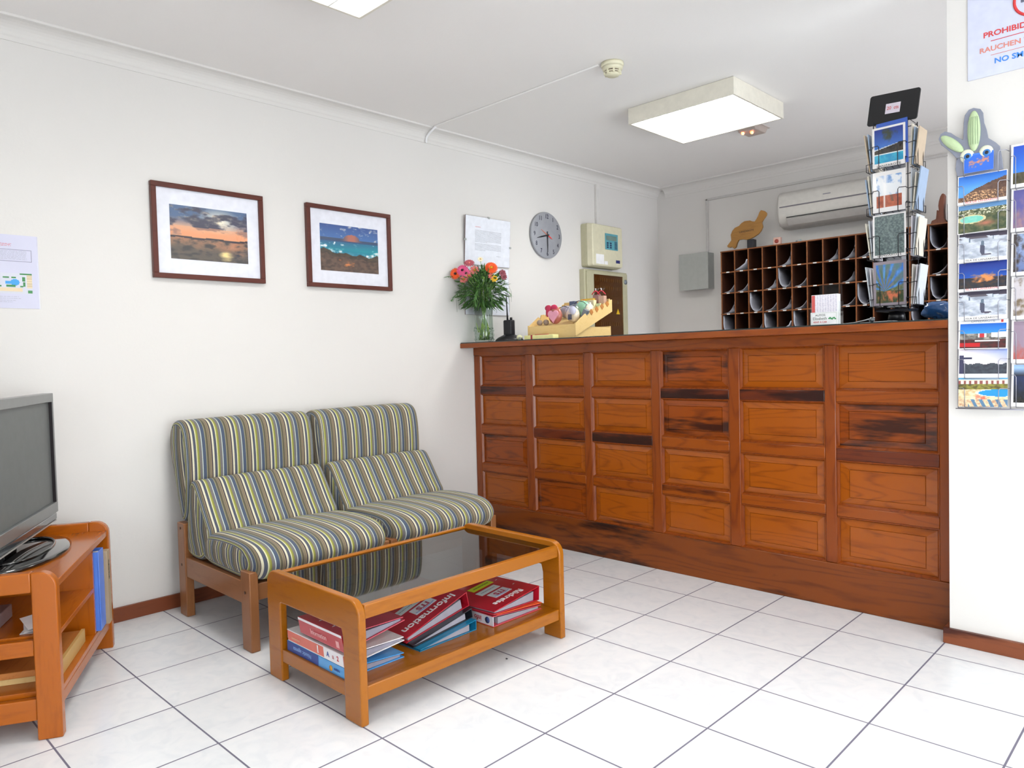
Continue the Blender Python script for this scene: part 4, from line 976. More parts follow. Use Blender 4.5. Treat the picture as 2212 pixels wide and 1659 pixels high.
# --- vase with bouquet
vs_ = thing('glass_vase', 'clear glass vase holding a bouquet at the left end of the counter', 'vase', (.119, -.015, ZT))
prof = [(.001, 0), (.054, 0), (.059, .012), (.063, .05), (.059, .085), (.057, .16), (.061, .245), (.058, .245), (.054, .16), (.055, .085), (.057, .05), (.052, .014), (.001, .010)]
mb = MB(); mb.lathe([(r, z) for r, z in prof], (.119, -.015, ZT), n=40, cap=False); part('vessel', mb, VASE, vs_)
mb = MB(); rnd = random.Random(5)
for k in range(60):
    a = rnd.uniform(0, 2*pi); z = rnd.uniform(.01, .09); mb.ball((.119+.0605*cos(a), -.015+.0605*sin(a), ZT+z), .005, .005, .006, 8, 6)
o = part('glass_nubs', mb, VASE, vs_); o['kind'] = 'stuff'
bq = thing('flower_bouquet', 'bouquet of orange and pink flowers with ferny greenery in the glass vase', 'bouquet', (.119, -.015, ZT+.012))
G = [plain('stem green', '6f9440', .5), plain('leaf green', '47722e', .5), plain('dark leaf', '35552a', .5), plain('fern green', '527f3e', .55)]
ctr = Vector((.119, -.015, ZT)); head = Vector((.135, -.035, 1.55))
mb = MB()
ends = []
for k in range(26):
    a = rnd.uniform(0, 2*pi); r = .04*rnd.random()**.5; b = Vector((ctr.x+r*cos(a)*.9, ctr.y+r*sin(a)*.9, ZT+.014))
    d = Vector((ctr.x-r*cos(a)*.6, ctr.y-r*sin(a)*.6, ZT+.245)); e = Vector((max(.03, head.x+rnd.uniform(-.09, .1)), head.y+rnd.uniform(-.14, .10), rnd.uniform(1.50, 1.60)))
    mb.tube([b, (b+d)/2+Vector((rnd.uniform(-.008, .008), rnd.uniform(-.008, .008), 0)), d, (d+e)/2+Vector((0, 0, .01)), e], .0028, 6); ends.append(e)
part('stems', mb, G[0], bq)
mb = MB()
for k in range(36):
    a = rnd.uniform(0, 2*pi); r = rnd.uniform(.01, .038); z = ZT+rnd.uniform(.02, .10)
    p = Vector((ctr.x+r*cos(a), ctr.y+r*sin(a), z)); q = p+Vector((rnd.uniform(-.012, .012), rnd.uniform(-.012, .012), rnd.uniform(.02, .045)))
    mb.tube([p, (p+q)/2, q], .004, 5, r1=.0015)
part('submerged_leaves', mb, plain('yellow green leaf', '9ab83c', .4), bq)
def leaf(mb, base, tip, w, bend=0):
    base = Vector(base); tip = Vector(tip); d = tip-base; s = d.cross(Vector((rnd.uniform(-1, 1), rnd.uniform(-1, 1), 1.2))).normalized(); n_ = d.cross(s).normalized()
    L_ = []; 
    for t_ in (0, .2, .45, .7, .9, 1):
        ww = w*sin(pi*min(1, t_*.95+.05))**.8 if t_ < 1 else .0008
        c_ = base+d*t_+n_*bend*sin(pi*t_); L_ += [c_-s*ww/2, c_+n_*ww*.12, c_+s*ww/2]
    f = []
    for k in range(5):
        i = k*3; f += [(i, i+1, i+4, i+3), (i+1, i+2, i+5, i+4)]
    mb.faces(L_, f, True)
def clampx(p): p.x = max(p.x, .018); return p
for gi, cnt_, wr in ((1, 240, (.010, .022)), (2, 420, (.005, .013)), (3, 460, (.004, .010))):
    mb = MB()
    for k in range(cnt_):
        th = rnd.uniform(0, 2*pi); ph = rnd.uniform(-.9, .95); rr = rnd.uniform(.1, 1)
        c_ = Vector((head.x+.125*rr*cos(th)*math.sqrt(1-ph*ph*.7), head.y+.155*rr*sin(th)*math.sqrt(1-ph*ph*.7), 1.525+.105*ph))
        o_ = (c_-Vector((head.x, head.y, 1.47))).normalized(); tp = c_+o_*rnd.uniform(.03, .065)+Vector((0, 0, -.03*rr))
        leaf(mb, clampx(c_), clampx(tp), rnd.uniform(*wr), .006)
    part('foliage', mb, G[gi], bq)
mb = MB()
def spray(p0, p1, n_=14, w=.02, droop=.02):
    p0 = Vector(p0); p1 = Vector(p1); pts = [p0.lerp(p1, i/8)+Vector((0, 0, -droop*(i/8)**2+droop*.6*sin(pi*i/8))) for i in range(9)]
    mb.tube(pts, .0013, 5)
    for i in range(n_):
        t_ = .2+.8*i/n_; q = p0.lerp(p1, t_)+Vector((0, 0, -droop*t_**2+droop*.6*sin(pi*t_)))
        for s_ in (-1, 1):
            e = q+(p1-p0).normalized()*w*.6+Vector((rnd.uniform(-.4, .4)*w, s_*w*.6, -w*rnd.uniform(.2, .9))); leaf(mb, q, clampx(e), .004)
for tip in ((.024, -.235, 1.618), (.03, -.20, 1.475), (.24, -.19, 1.47), (.29, .06, 1.50), (.28, .02, 1.58), (.22, .09, 1.46), (.27, -.08, 1.46), (.20, -.16, 1.44), (.12, -.20, 1.46), (.30, -.02, 1.53), (.06, .07, 1.48), (.16, .12, 1.50)):
    spray((head.x+(tip[0]-head.x)*.25, head.y+(tip[1]-head.y)*.25, 1.54), tip, 16, .024, .03)
part('fern_sprays', mb, G[3], bq)
mb = MB()
for k in range(26):
    a = rnd.uniform(-.6*pi, .75*pi); s0 = Vector((head.x+.07*cos(a), head.y+.09*sin(a), 1.52)); s1 = Vector((max(.02, head.x+.17*cos(a)), head.y+.19*sin(a), rnd.uniform(1.36, 1.47)))
    mid = (s0+s1)/2+Vector((.035*cos(a), .035*sin(a), .055)); mid.x = max(mid.x, .02)
    mb.tube([s0, (s0+mid)/2+Vector((0, 0, .012)), mid, (mid+s1)/2+Vector((.01*cos(a), .01*sin(a), .008)), s1], .0007, 4)
part('trailing_wisps', mb, plain('wisp green', '4c5c40', .6), bq)
def flower(name, c_, r, npet, layers, mat, cmat, face, pw=.35, label=None):
    """daisy-like head facing along `face`"""
    z = Vector(face).normalized(); x = z.orthogonal().normalized(); y = z.cross(x); c_ = Vector(c_)+Vector((.026, -.024, 0)); mb = MB()
    for L_ in range(layers):
        rr = r*(1-.22*L_)
        for k in range(npet):
            a = 2*pi*(k+.5*L_)/npet; d = x*cos(a)+y*sin(a); s = z.cross(d)
            b = c_+d*r*.18+z*(.002*L_); m_ = c_+d*rr*.65+z*(.006+.004*L_); t_ = c_+d*rr+z*(.002+.005*L_); w = rr*pw
            mb.faces([b-s*w*.3, b+s*w*.3, m_+s*w*.55, t_+s*w*.25, t_-s*w*.25, m_-s*w*.55], [(0, 1, 2, 5), (5, 2, 3, 4)], True)
    f = part(name, mb, mat, bq, label=label)
    part('flower_centre', MB().ball(c_+z*.006, r*.25, r*.25, r*.2, 12, 8), cmat, f)
OR = plain('orange petals', 'e8551c', .5); PK = plain('pink petals', 'de5284', .5); DP = plain('dusty pink petals', 'b85a66', .5); RO = plain('rose red petals', '8e4450', .5); SA = plain('salmon petals', 'd9756e', .5)
DK = plain('dark eye', '2c1a1c', .6); YC = plain('yellow centre', 'd9a81e', .5); YP = plain('yellow petals', 'e6b41e', .5); WP = plain('white petals', 'efe6c8', .5)
F = (.75, -.66, .15)
flower('flower', (.032, -.158, 1.608), .036, 18, 2, OR, DK, (.35, -.9, .1), .3, 'orange flower at the left of the bouquet')
flower('flower', (.072, -.137, 1.625), .036, 20, 3, PK, DK, (.6, -.7, .25), .28, 'large pink flower'); flower('flower', (.088, -.125, 1.607), .030, 18, 2, PK, DK, (.7, -.7, -.05), .28, 'pink flower with dark eye')
flower('flower', (.19, -.01, 1.637), .040, 24, 3, OR, YC, (.75, -.55, .45), .26, 'large orange flower at the right')
part('daisy_stem', MB().tube([(.14, -.045, 1.60), (.155, -.06, 1.66), (.163, -.072, 1.686)], .0014, 6), G[0], bq)
flower('flower', (.139, -.05, 1.690), .018, 9, 1, WP, YC, (.7, -.6, .4), .45, 'small white daisy on top')
flower('flower', (.093, -.10, 1.668), .034, 14, 2, DP, SA, (.5, -.5, .7), .35)
flower('flower', (.074, -.132, 1.571), .026, 6, 2, SA, YC, F, .7); flower('flower', (.10, -.115, 1.592), .026, 6, 2, SA, YC, F, .7); flower('flower', (.122, -.085, 1.625), .028, 7, 2, SA, YC, F, .6)
flower('flower', (.230, .045, 1.605), .022, 7, 2, RO, RO, F, .7); flower('flower', (.236, .05, 1.582), .020, 7, 2, RO, RO, F, .7)
flower('flower', (.19, -.015, 1.588), .018, 6, 2, SA, YC, F, .6); flower('flower', (.202, .0, 1.572), .022, 7, 2, YP, YP, F, .6)

# --- handheld radio in its charger
wk = thing('handheld_radio', 'black handheld radio with long antenna standing in its charger beside the vase', 'radio', (.283, .04, ZT))
cx, cy = .283, .04
mb = MB(); mb.lathe([(.085, 0), (.086, .008), (.070, .022), (.045, .034), (.034, .040), (.001, .041)], (cx, cy, ZT), n=36); part('charger_base', mb, BLACK, wk)
mb = MB(); mb.prism(rounded(cx-.032, cx+.032, ZT+.036, ZT+.128, .008), lambda a, b: Vector((a, cy-.018, b)), lambda a, b: Vector((a, cy+.018, b))); part('radio_body', mb, plain('black rubber', '1c1b22', .5), wk, .003)
part('knob', MB().lathe([(.008, 0), (.008, .014), (.001, .015)], (cx+.018, cy, ZT+.1285)), BLACK, wk)
part('antenna', MB().tube([(cx-.012, cy, ZT+.128), (cx-.014, cy, ZT+.18), (cx-.018, cy, ZT+.27)], .006, 10, r1=.0028), BLACK, wk)
tag(part('cable_coil', MB().tube([(.185+.013*cos(a), -.03, ZT+.0145+.013*sin(a)) for a in [2*pi*k/20 for k in range(20)]], .0012, 6, True), BLACK, None), 'tiny loop of black cable on the worktop beside the vase', 'cable')

# --- soap display crate
cr = thing('soap_display_crate', 'pale wooden display crate with a tilted tray of gift soaps on the counter', 'crate', (.63, .2, ZT))
CX0, CX1, CY0, CY1 = .457, .803, .03, .365
for nm, a in (('front_slat', (CX0, CX1, CY0, CY0+.010, ZT, ZT+.078)), ('back_slat', (CX0, CX1, CY1-.010, CY1, ZT, ZT+.070)), ('side_slat', (CX0, CX0+.010, CY0+.0105, CY1-.0105, ZT, ZT+.064)), ('side_slat', (CX1-.010, CX1, CY0+.0105, CY1-.0105, ZT, ZT+.064)), ('bottom_board', (CX0+.0105, CX1-.0105, CY0+.0105, CY1-.0105, ZT+.004, ZT+.010))):
    part(nm, B(*a), PINE, cr, .001)
# tilted tray: side boards with saw-tooth top edge
SL = (.16)/(CY1-CY0)
def tz(y): return ZT+.080+SL*(y-CY0)*.72
def side_poly():
    p = [(CY0-.002, ZT+.012), (CY1+.004, tz(CY1)-.040), (CY1+.004, tz(CY1)+.030)]
    y = CY1-.03
    ys = [CY1-.02-.05*k for k in range(5)]
    for q in ys:
        p += [(q, tz(q)+.030), (q-.012, tz(q)+.004), (q-.026, tz(q-.026)+.026)]
    p += [(CY0+.012, tz(CY0)+.006), (CY0-.002, tz(CY0)+.004)]
    return p
for xa, xb in ((CX1+.0005, CX1+.009), (CX0-.009, CX0-.0005)):
    mb = MB(); mb.prism(side_poly(), lambda a, b: Vector((xa, a, b)), lambda a, b: Vector((xb, a, b))); part('tray_side', mb, PINE, cr)
mb = MB(); mb.hexa([Vector((CX0+.001, CY0+.02, tz(CY0)-.016)), Vector((CX1-.001, CY0+.02, tz(CY0)-.016)), Vector((CX1-.001, CY1-.012, tz(CY1)-.03)), Vector((CX0+.001, CY1-.012, tz(CY1)-.03)),
                    Vector((CX0+.001, CY0+.02, tz(CY0)-.010)), Vector((CX1-.001, CY0+.02, tz(CY0)-.010)), Vector((CX1-.001, CY1-.012, tz(CY1)-.024)), Vector((CX0+.001, CY1-.012, tz(CY1)-.024))])
part('tray_bottom', mb, PINE, cr)
part('tray_back', B(CX0+.001, CX1-.001, CY1-.0115, CY1-.002, tz(CY1)-.05, tz(CY1)+.035), PINE, cr)
for k_, q in enumerate((.33, .28, .23, .18)):
    part('price_tag', MB().box(-.014, .014, -.001, .001, -.012, .012, Matrix.Translation((CX1+.0105, q-.01, tz(q)+.016)) @ Matrix.Rotation(pi/2, 4, 'Z') @ Matrix.Rotation(pi/4, 4, 'Y')), plain('orange brown tag', 'b5763a', .5), cr)
def tb(y): return ZT+.080+SL*(y-CY0)*.72-.010-.014*(y-CY0)/(CY1-CY0)   # tray floor height
gs = 'gift soaps in the display crate'
def soap(name, label, mb, mat, extras=()):
    xs = [v.co for v in mb.bm.verts]; c_ = Vector(((min(p.x for p in xs)+max(p.x for p in xs))/2, (min(p.y for p in xs)+max(p.y for p in xs))/2, min(p.z for p in xs)))
    t = thing(name, label, 'soap', c_, 0, gs); part('body', mb, mat, t)
    for nm, m_, mt_ in extras: part(nm, m_, mt_, t)
    return t
def heart(cx, cz, y, s):
    p = []
    for k in range(28):
        a = 2*pi*k/28; p.append((cx+s*.062*sin(a)**3*16/16, cz+s*(13*cos(a)-5*cos(2*a)-2*cos(3*a)-cos(4*a))/250))
    mb = MB(); mb.prism(p, lambda a, b: Vector((a, y-.004, b)), lambda a, b: Vector((a, y+.004, b))); return mb
RH = Matrix.Rotation(0, 4, 'Z')
soap('soap_bar', 'round amber soap with a pink heart at the front of the crate', MB().ball((.622, .078, tb(.078)+.052), .048, .026, .050), plain('amber soap', 'b5675a', .25, coat=.5),
     [('pink_heart', heart(.630, tb(.078)+.050, .050, .62), plain('pink heart', 'e09ab0', .4))])
soap('wrapped_soap', 'yellow wrapped soap behind the bow at the left of the crate', MB().ball((.575, .12, tb(.12)+.045), .028, .025, .045), plain('yellow wrap', 'e6c256', .35, coat=.3))
mb = MB()
for s_ in (-1, 1):
    mb.ball((.600+s_*.022, .068, tb(.08)+.096), .026, .010, .018, 12, 8); mb.ball((.582+s_*.006, .062, tb(.08)+.070), .012, .006, .026, 10, 8)
soap('ribbon_bow', 'crimson ribbon bow over the amber heart soap', mb, plain('crimson ribbon', 'c02a52', .4))
for k_, (x_, lb) in enumerate(((.520, 'left of two brownish stone-like soaps at the front of the crate'), (.560, 'right of two brownish stone-like soaps at the front of the crate'))):
    soap('stone_soap', lb, MB().ball((x_-.012, .068+.012*k_, tb(.07)+.018), .018, .016, .017), plain('stone soap', '9c8878', .6))
soap('wrapped_soap', 'round pale soap in cellophane with dark blue label in the middle of the crate', MB().ball((.745, .10, tb(.10)+.042), .034, .026, .042), plain('pale peach soap', 'e2d2b4', .3, coat=.4),
     [('label', MB().box(.722, .748, .071, .0735, tb(.1)+.015, tb(.1)+.045), plain('navy label', '3a3a52', .4)), ('round_sticker', MB().lathe([(.024, 0), (.024, .002), (.001, .003)], (.757, .073, tb(.1)+.066), M=Matrix.Rotation(pi/2, 4, 'X')), plain('lilac sticker', 'dcdcf4', .4)),
      ('wrap', MB().ball((.745, .10, tb(.10)+.05), .042, .034, .052), CELLO)])
soap('wrapped_soap', 'white soap in crumpled cellophane left of the middle of the crate', MB().ball((.690, .135, tb(.135)+.035), .030, .026, .034), plain('white soap', 'e6e2da', .3, coat=.4), [('wrap', MB().ball((.69, .135, tb(.135)+.045), .036, .030, .045), CELLO)])
soap('wrapped_soap', 'ivory soap in cellophane at the right side of the crate', MB().ball((.775, .205, tb(.205)+.040), .022, .03, .036), plain('ivory soap', 'efe4c8', .3, coat=.4), [('wrap', MB().ball((.775, .205, tb(.205)+.046), .025, .036, .045), CELLO)])
soap('soap_box', 'small dark grey boxed soap leaning at the right of the crate', MB().box(-.016, .016, -.010, .010, 0, .050, Matrix.Translation((.783, .135, tb(.135)+.012)) @ Matrix.Rotation(.5, 4, 'Y')), plain('grey soap box', '6f7680', .4))
soap('soap_bag', 'green cellophane bag of soap tied with a dark cord in the crate', MB().ball((.700, .235, tb(.235)+.045), .052, .032, .046), plain('green soap', '8fc4a4', .25, coat=.6), [('cord', MB().tube([(.640, .22, tb(.235)+.055), (.67, .205, tb(.235)+.082), (.70, .20, tb(.235)+.088), (.73, .205, tb(.235)+.080), (.755, .21, tb(.235)+.058)], .0022, 6), plain('dark cord', '2e3438', .5))])
soap('soap_bag', 'purplish cellophane bag of soap at the left of the crate', MB().ball((.590, .215, tb(.215)+.038), .048, .032, .036), plain('mauve soap', '9a92a4', .3, coat=.5), [('cord', MB().tube([(.535, .20, tb(.215)+.035), (.56, .185, tb(.215)+.06), (.60, .18, tb(.215)+.07), (.64, .19, tb(.215)+.055)], .0022, 6), plain('dark cord', '2e3438', .5))])
soap('soap_box', 'small blue and yellow boxed soap at the back left of the crate', B(.565, .605, .275, .30, tb(.29)+.002, tb(.29)+.080), plain('blue yellow box', '5a6482', .4))
soap('soap_box', 'long yellow boxed soap across the back of the crate', B(.640, .735, .29, .315, tb(.3)+.002, tb(.3)+.085), plain('yellow box', 'e2b848', .4), [('orange_seal', MB().ball((.665, .289, tb(.3)+.07), .010, .004, .012), plain('orange seal', 'e2602c', .4))])
soap('soap_block', 'large square beige soap block near the back right of the crate', MB().box(-.026, .026, -.012, .012, 0, .082, Matrix.Translation((.735, .262, tb(.262)+.001)) @ Matrix.Rotation(-.12, 4, 'X')), plain('beige soap', 'cdb99c', .4), [('edge_strip', MB().box(.0265, .0285, -.012, .012, 0, .082, Matrix.Translation((.735, .262, tb(.262)+.001)) @ Matrix.Rotation(-.12, 4, 'X')), plain('cream strip', 'ecdfae', .4))])
for k_, (x_, y_, c_, lb) in enumerate(((.735, .325, '9a7472', 'left of the two tall cellophane soap bags tied with red ribbon'), (.782, .318, 'c09c88', 'right of the two tall cellophane soap bags tied with red ribbon'))):
    z_ = tb(y_)
    soap('tall_soap_bag', lb, MB().box(x_-.019, x_+.019, y_-.014, y_+.014, z_+.002, z_+.098-.008*k_), plain('bag soap '+c_, c_, .35, coat=.4),
         [('cellophane_top', MB().lathe([(.022, z_+.088), (.018, z_+.104), (.005, z_+.118), (.006, z_+.122), (.016, z_+.138)], (x_, y_, 0), n=14, cap=False), CELLO),
          ('ribbon', MB().tube([(x_-.028, y_-.01, z_+.102), (x_-.012, y_-.012, z_+.116), (x_, y_-.010, z_+.121), (x_+.012, y_-.012, z_+.116), (x_+.03, y_-.01, z_+.098)], .0032, 6), plain('red ribbon', 'cc2440', .4))])
soap('soap_block', 'green and cream layered soap bar at the back right corner of the crate', B(.768, .797, .272, .290, tb(.28)+.002, tb(.28)+.056), plain('green cream soap', 'c3cfa6', .4))
gx = thing('gift_box', 'flat pale yellow gift box with red ribbon in front of the crate', 'gift box', (.60, -.03, ZT))
part('box', B(.495, .715, -.055, -.005, ZT, ZT+.024), plain('pale yellow card', 'ece6a0', .5), gx, .003)
part('ribbon', MB().box(.548, .560, -.0565, -.0035, ZT, ZT+.0255).box(.56, .66, -.034, -.026, ZT+.0242, ZT+.0285), plain('dark red ribbon', 'a82c34', .5), gx)
tag(part('small_soap', MB().ball((.425, -.02, ZT+.0165), .020, .015, .016), plain('cream little soap', 'dcdcb4', .5), None), 'small cream soap lying left of the display crate', 'soap')
tag(part('small_stone', MB().ball((.452, -.045, ZT+.0095), .009, .007, .009), plain('grey little stone', '9a9a90', .5), None), 'tiny grey stone between the cream soap and the gift box', 'stone')

# --- leaflet holder
lh = thing('leaflet_holder', 'clear leaflet holder with car rental cards at the middle right of the counter', 'leaflet holder', (2.17, .06, ZT))
part('back_plate', B(2.138, 2.232, .072, .075, ZT, ZT+.178), glass('grey acrylic', (.66, .66, .67), 1.0, .08), lh)
mb = B(2.116, 2.238, .020, .022, ZT, ZT+.055); mb.box(2.116, 2.118, .022, .0715, ZT, ZT+.10); mb.box(2.236, 2.238, .022, .0715, ZT, ZT+.10); mb.box(2.116, 2.238, .022, .0715, ZT, ZT+.003)
part('pocket', mb, GLS, lh)
def leafl(u, v):
    if u < .14: return (206, 88, 84)
    c = mixc((226, 220, 230), (190, 186, 204), .5+.5*sin(u*60)); return mixc(c, (240, 238, 244), .4+.6*fbm(u*20, v*20)) 
lf = thing('rental_leaflets', 'stack of striped white and red leaflets standing in the clear holder', 'leaflets', (2.17, .05, ZT+.004))
part('stack', B(2.121, 2.229, .030, .065, ZT+.004, ZT+.132), WHITE, lf)
part('front_print', sheet(frame((2.175, .0295, ZT+.092), (1, 0, 0), (0, 0, 1)), .106, .076, 60, 30, leafl), PRM, lf)
cdm = frame((2.177, .0185, ZT+.029), (1, 0, 0), (0, 0, 1))
rc = thing('rental_card', 'white card reading AUTOS RENT A CAR on the front of the leaflet holder', 'card', (2.177, .0185, ZT+.0005))
part('card', MB().box(-.056, .056, -.028, .028, -.0012, -.0002, cdm), WHITE, rc)
mb = MB()
for a in ((-.052, .052, -.025, -.0243), (-.052, .052, .0243, .025), (-.052, -.0513, -.025, .025), (.0513, .052, -.025, .025)): mb.box(*a, 0, .0003, cdm)
part('printed_border', mb, plain('green grey border', '8aa090', .5), rc)
text('card_title', 'AUTOS', .012, plain('grey green ink', '55605c', .5), rc, cdm @ Matrix.Translation((-.015, .015, .0002)), 1.1)
text('card_name', 'Elisabeth', .017, plain('grey ink', '6f7a74', .5), rc, cdm @ Matrix.Translation((-.017, .001, .0002)), 1.0)
text('card_line', 'RENT A CAR', .010, REDINK, rc, cdm @ Matrix.Translation((-.016, -.014, .0002)), 1.0)
mb = MB()
for k in range(7):
    mb.ball(cdm @ Vector((.022+.0042*k, .000+.003*sin(k*1.7), .0003)), .004, .0004, .003, 8, 6)
part('leaf_emblem', mb, plain('emblem green', '3c9a5c', .5), rc)

# --- revolving postcard rack on the counter
RX, RY = 2.392, .255; hw = .066
ra = thing('postcard_rack', 'black wire revolving postcard rack standing on the counter near the wall', 'postcard rack', (RX, RY, ZT))
WIRE = plain('black wire', '1c1c24', .35, .3)
part('base', MB().lathe([(.10, 0), (.10, .006), (.03, .014), (.001, .015)], (RX, RY, ZT)), WIRE, ra)
part('pole', MB().lathe([(.008, .01), (.008, .90), (.001, .901)], (RX, RY, ZT), n=14), WIRE, ra)
part('turntable', B(RX-.062, RX+.062, RY-.062, RY+.062, ZT+.052, ZT+.060), WIRE, ra)
part('hub', MB().lathe([(.035, .014), (.030, .05), (.001, .0515)], (RX, RY, ZT), n=20), BLACK, ra)
mb = MB()
for sx in (-1, 1):
    for sy in (-1, 1): mb.tube([(RX+sx*hw, RY+sy*hw, ZT+.055), (RX+sx*hw, RY+sy*hw, ZT+.85)], .0022, 6)
for z in (.06, .30, .50, .84):
    mb.tube([(RX+a*hw, RY+b*hw, ZT+z) for a, b in ((-1, -1), (1, -1), (1, 1), (-1, 1))], .0018, 6, True)
part('uprights', mb, WIRE, ra)
part('column', B(RX-.03, RX+.03, RY-.03, RY+.03, ZT+.07, ZT+.84), plain('grey rack core', 'a6a8ae', .4), ra)
levels = [.075, .275, .463, .648]    # bottom of each pocket above the worktop
def pocket(face, z):
    # face 0:-y 1:+x 2:+y 3:-x ; local a along face, o outward
    R_ = Matrix.Translation((RX, RY, ZT+z)) @ Matrix.Rotation(face*pi/2, 4, 'Z')
    P = lambda a, o, h: R_ @ Vector((a, -hw-o, h))
    mb = MB(); d = .030; 
    for s in (-1, 1):
        mb.tube([P(s*hw, 0, .090), P(s*hw*.97, d*.8, .094), P(s*hw*.62, d, .094), P(s*hw*.55, d, .088), P(s*hw*.55, d, .0), P(s*hw*.55, .0, -.004)], .0016, 6)
        mb.tube([P(s*hw*.2, d, .0), P(s*hw*.2, 0, -.004)], .0014, 6)
    mb.tube([P(-hw, 0, .03), P(-hw, d, .03), P(-hw*.98, d, 0), P(hw*.98, d, 0), P(hw, d, .03), P(hw, 0, .03)], .0016, 6)
    part('wire_pocket', mb, WIRE, ra)
for f in range(4):
    for z in levels: pocket(f, z)
sb = thing('black_sign', 'black rounded board with a small white price label on top of the postcard rack', 'sign', (RX, RY-.02, ZT+.895))
SM = Matrix.Translation((RX, RY-.03, ZT+.905)) @ Matrix.Rotation(.10, 4, 'Y') @ Matrix.Rotation(-.10, 4, 'X') @ Matrix.Rotation(-.12, 4, 'Z')
mb = MB(); mb.prism(rounded(-.102, .102, -.062, .066, .010), lambda a, b: SM @ Vector((a, 0, b)), lambda a, b: SM @ Vector((a, .008, b)))
part('board', mb, plain('black board', '101014', .4), sb, .001)
part('price_label', MB().box(-.030, .030, -.0012, -.0003, -.022, .020, SM), plain('label white', 'e6ddea', .5), sb)
text('handwritten_price', '20  cts', .020, REDINK, sb, SM @ frame((0, -.0018, 0), (1, 0, 0), (0, 0, 1)), .9)
# printed card designs ------------------------------------------------
def bordered(fn, b=.06, bb=.10, col=(238, 236, 236)):
    def g(u, v):
        if u < b or u > 1-b or v > 1-b*.8 or v < bb: return col
        return fn((u-b)/(1-2*b), (v-bb)/(1-b*.8-bb))
    return g
def beach(u, v):
    n = fbm(u*6, v*6)
    if v > .42+.12*u:
        c = mixc((58, 120, 205), (26, 52, 140), (v-.4)*1.6); d = ((u-.5)**2*14+(v-.78)**2*22)**.5
        return mixc(c, (52, 62, 40), 1.2-d*1.1+n*.8) if d < 1.4 else c
    if v > .27: return mixc((70, 62, 52), (36, 34, 34), n+.5) if v < .38+.16*u else (205, 216, 226)
    return (232, 240, 242) if v > .235 else mixc((24, 150, 200), (60, 186, 214), n+.4)
def geyser(u, v):
    n = fbm(u*5, v*7)
    if v > .36:
        c = mixc((232, 236, 242), (110, 150, 206), (n*1.4)+(v-.7)*1.2)
        return mixc(c, (245, 245, 248), 1-abs(u-.34-.02*n)*10*(1.2-v*.6))
    if abs(u-.32) < .035: return (225, 205, 195)
    if abs(u-.62+.3*(v-.25)) < .05 and v > .15: return (120, 72, 50)
    return mixc((190, 96, 60), (150, 66, 44), n+.5)
def etching(u, v):
    n = fbm(u*16, v*26, 1, 4); r = abs(u-.55-.10*sin(v*7))
    c = mixc((78, 92, 94), (116, 134, 134), n+.5); return mixc(c, (140, 158, 156), .5-r*8)
def palmpic(u, v):
    n = fbm(u*8, v*8)
    if v > .30:
        a = math.atan2(v-.30, u-.30); r = ((u-.30)**2+(v-.30)**2)**.5
        k = sin(a*15+fbm(u*3, v*3)*1.2)*.5+.5; c = mixc((54, 112, 206), (96, 160, 230), n+.5)
        return mixc(c, mixc((132, 128, 108), (88, 104, 62), n+.5), min(1, k*1.5)*(1.15-r*.6)*(.9 if a > .25 else 1.2))
    d = ((u-.55)**2*6+(v-.17)**2*20)**.5
    return mixc(mixc((50, 70, 44), (110, 96, 60), n+.5), (214, 116, 80), 1.2-d*1.4+n)
def hill(u, v):
    n = fbm(u*7, v*12); e = .18+.62*min(1, max(0, (u-.1)/.85))**.7+.02*n
    if v > e: return mixc((90, 158, 232), (30, 96, 196), (v-.5)*1.8)
    c = mixc((112, 82, 66), (84, 62, 54), n+.5)
    if v < .36: c = mixc(c, (226, 178, 130), (fbm(u*30, v*30)+.15)*2.2*(1-abs(u-.45)*1.5))
    return c
def pools(u, v):
    n = fbm(u*9, v*9); c = mixc((58, 74, 50), (104, 104, 72), n+.5)
    if v > .82: return (96, 142, 190)
    if v > .6: c = mixc(c, (232, 228, 200), fbm(u*24, v*30)*2)
    d = ((u-.28)**2*9+(v-.47)**2*34)**.5
    if d < .75: c = mixc((112, 196, 178), (150, 212, 196), n+.5)
    elif d < .92: c = (206, 196, 150)
    d2 = ((u-.58)**2*16+(v-.28)**2*60)**.5
    return mixc(c, (178, 112, 90), 1.1-d2*1.1) if d2 < 1 else c
def saltpan(u, v):
    n = fbm(u*5, v*8)
    if v > .88-.05*u: return (64, 58, 74)
    if v > .78 and n > -.05: return (96, 90, 100)
    c = mixc((206, 212, 224), (146, 154, 170), n+.45)
    for px_, cy_, w_, h_ in ((.50, .34, .055, .24), (.505, .60, .035, .07), (.22, .73, .014, .10), (.72, .80, .014, .09)):
        if ((u-px_-.03*(cy_-v))/w_)**2+((v-cy_)/h_)**2 < 1: c = (76, 78, 98) if v < .5 else (96, 112, 130)
    if ((u-.60)/.10)**2+((v-.12)/.035)**2 < 1: c = (84, 80, 96)
    return c
def rockpic(u, v):
    n = fbm(u*9, v*11); d = ((u-.55)**2*8+(v-.38)**2*24)**.5
    c = mixc((34, 88, 180), (22, 50, 140), (v-.3)*1.6) if v > .40 else mixc((40, 44, 56), (66, 54, 48), n+.5)
    return mixc(c, (222, 140, 82), (1.05-d*1.15+n*.6)*1.6) if d < 1.05 else c
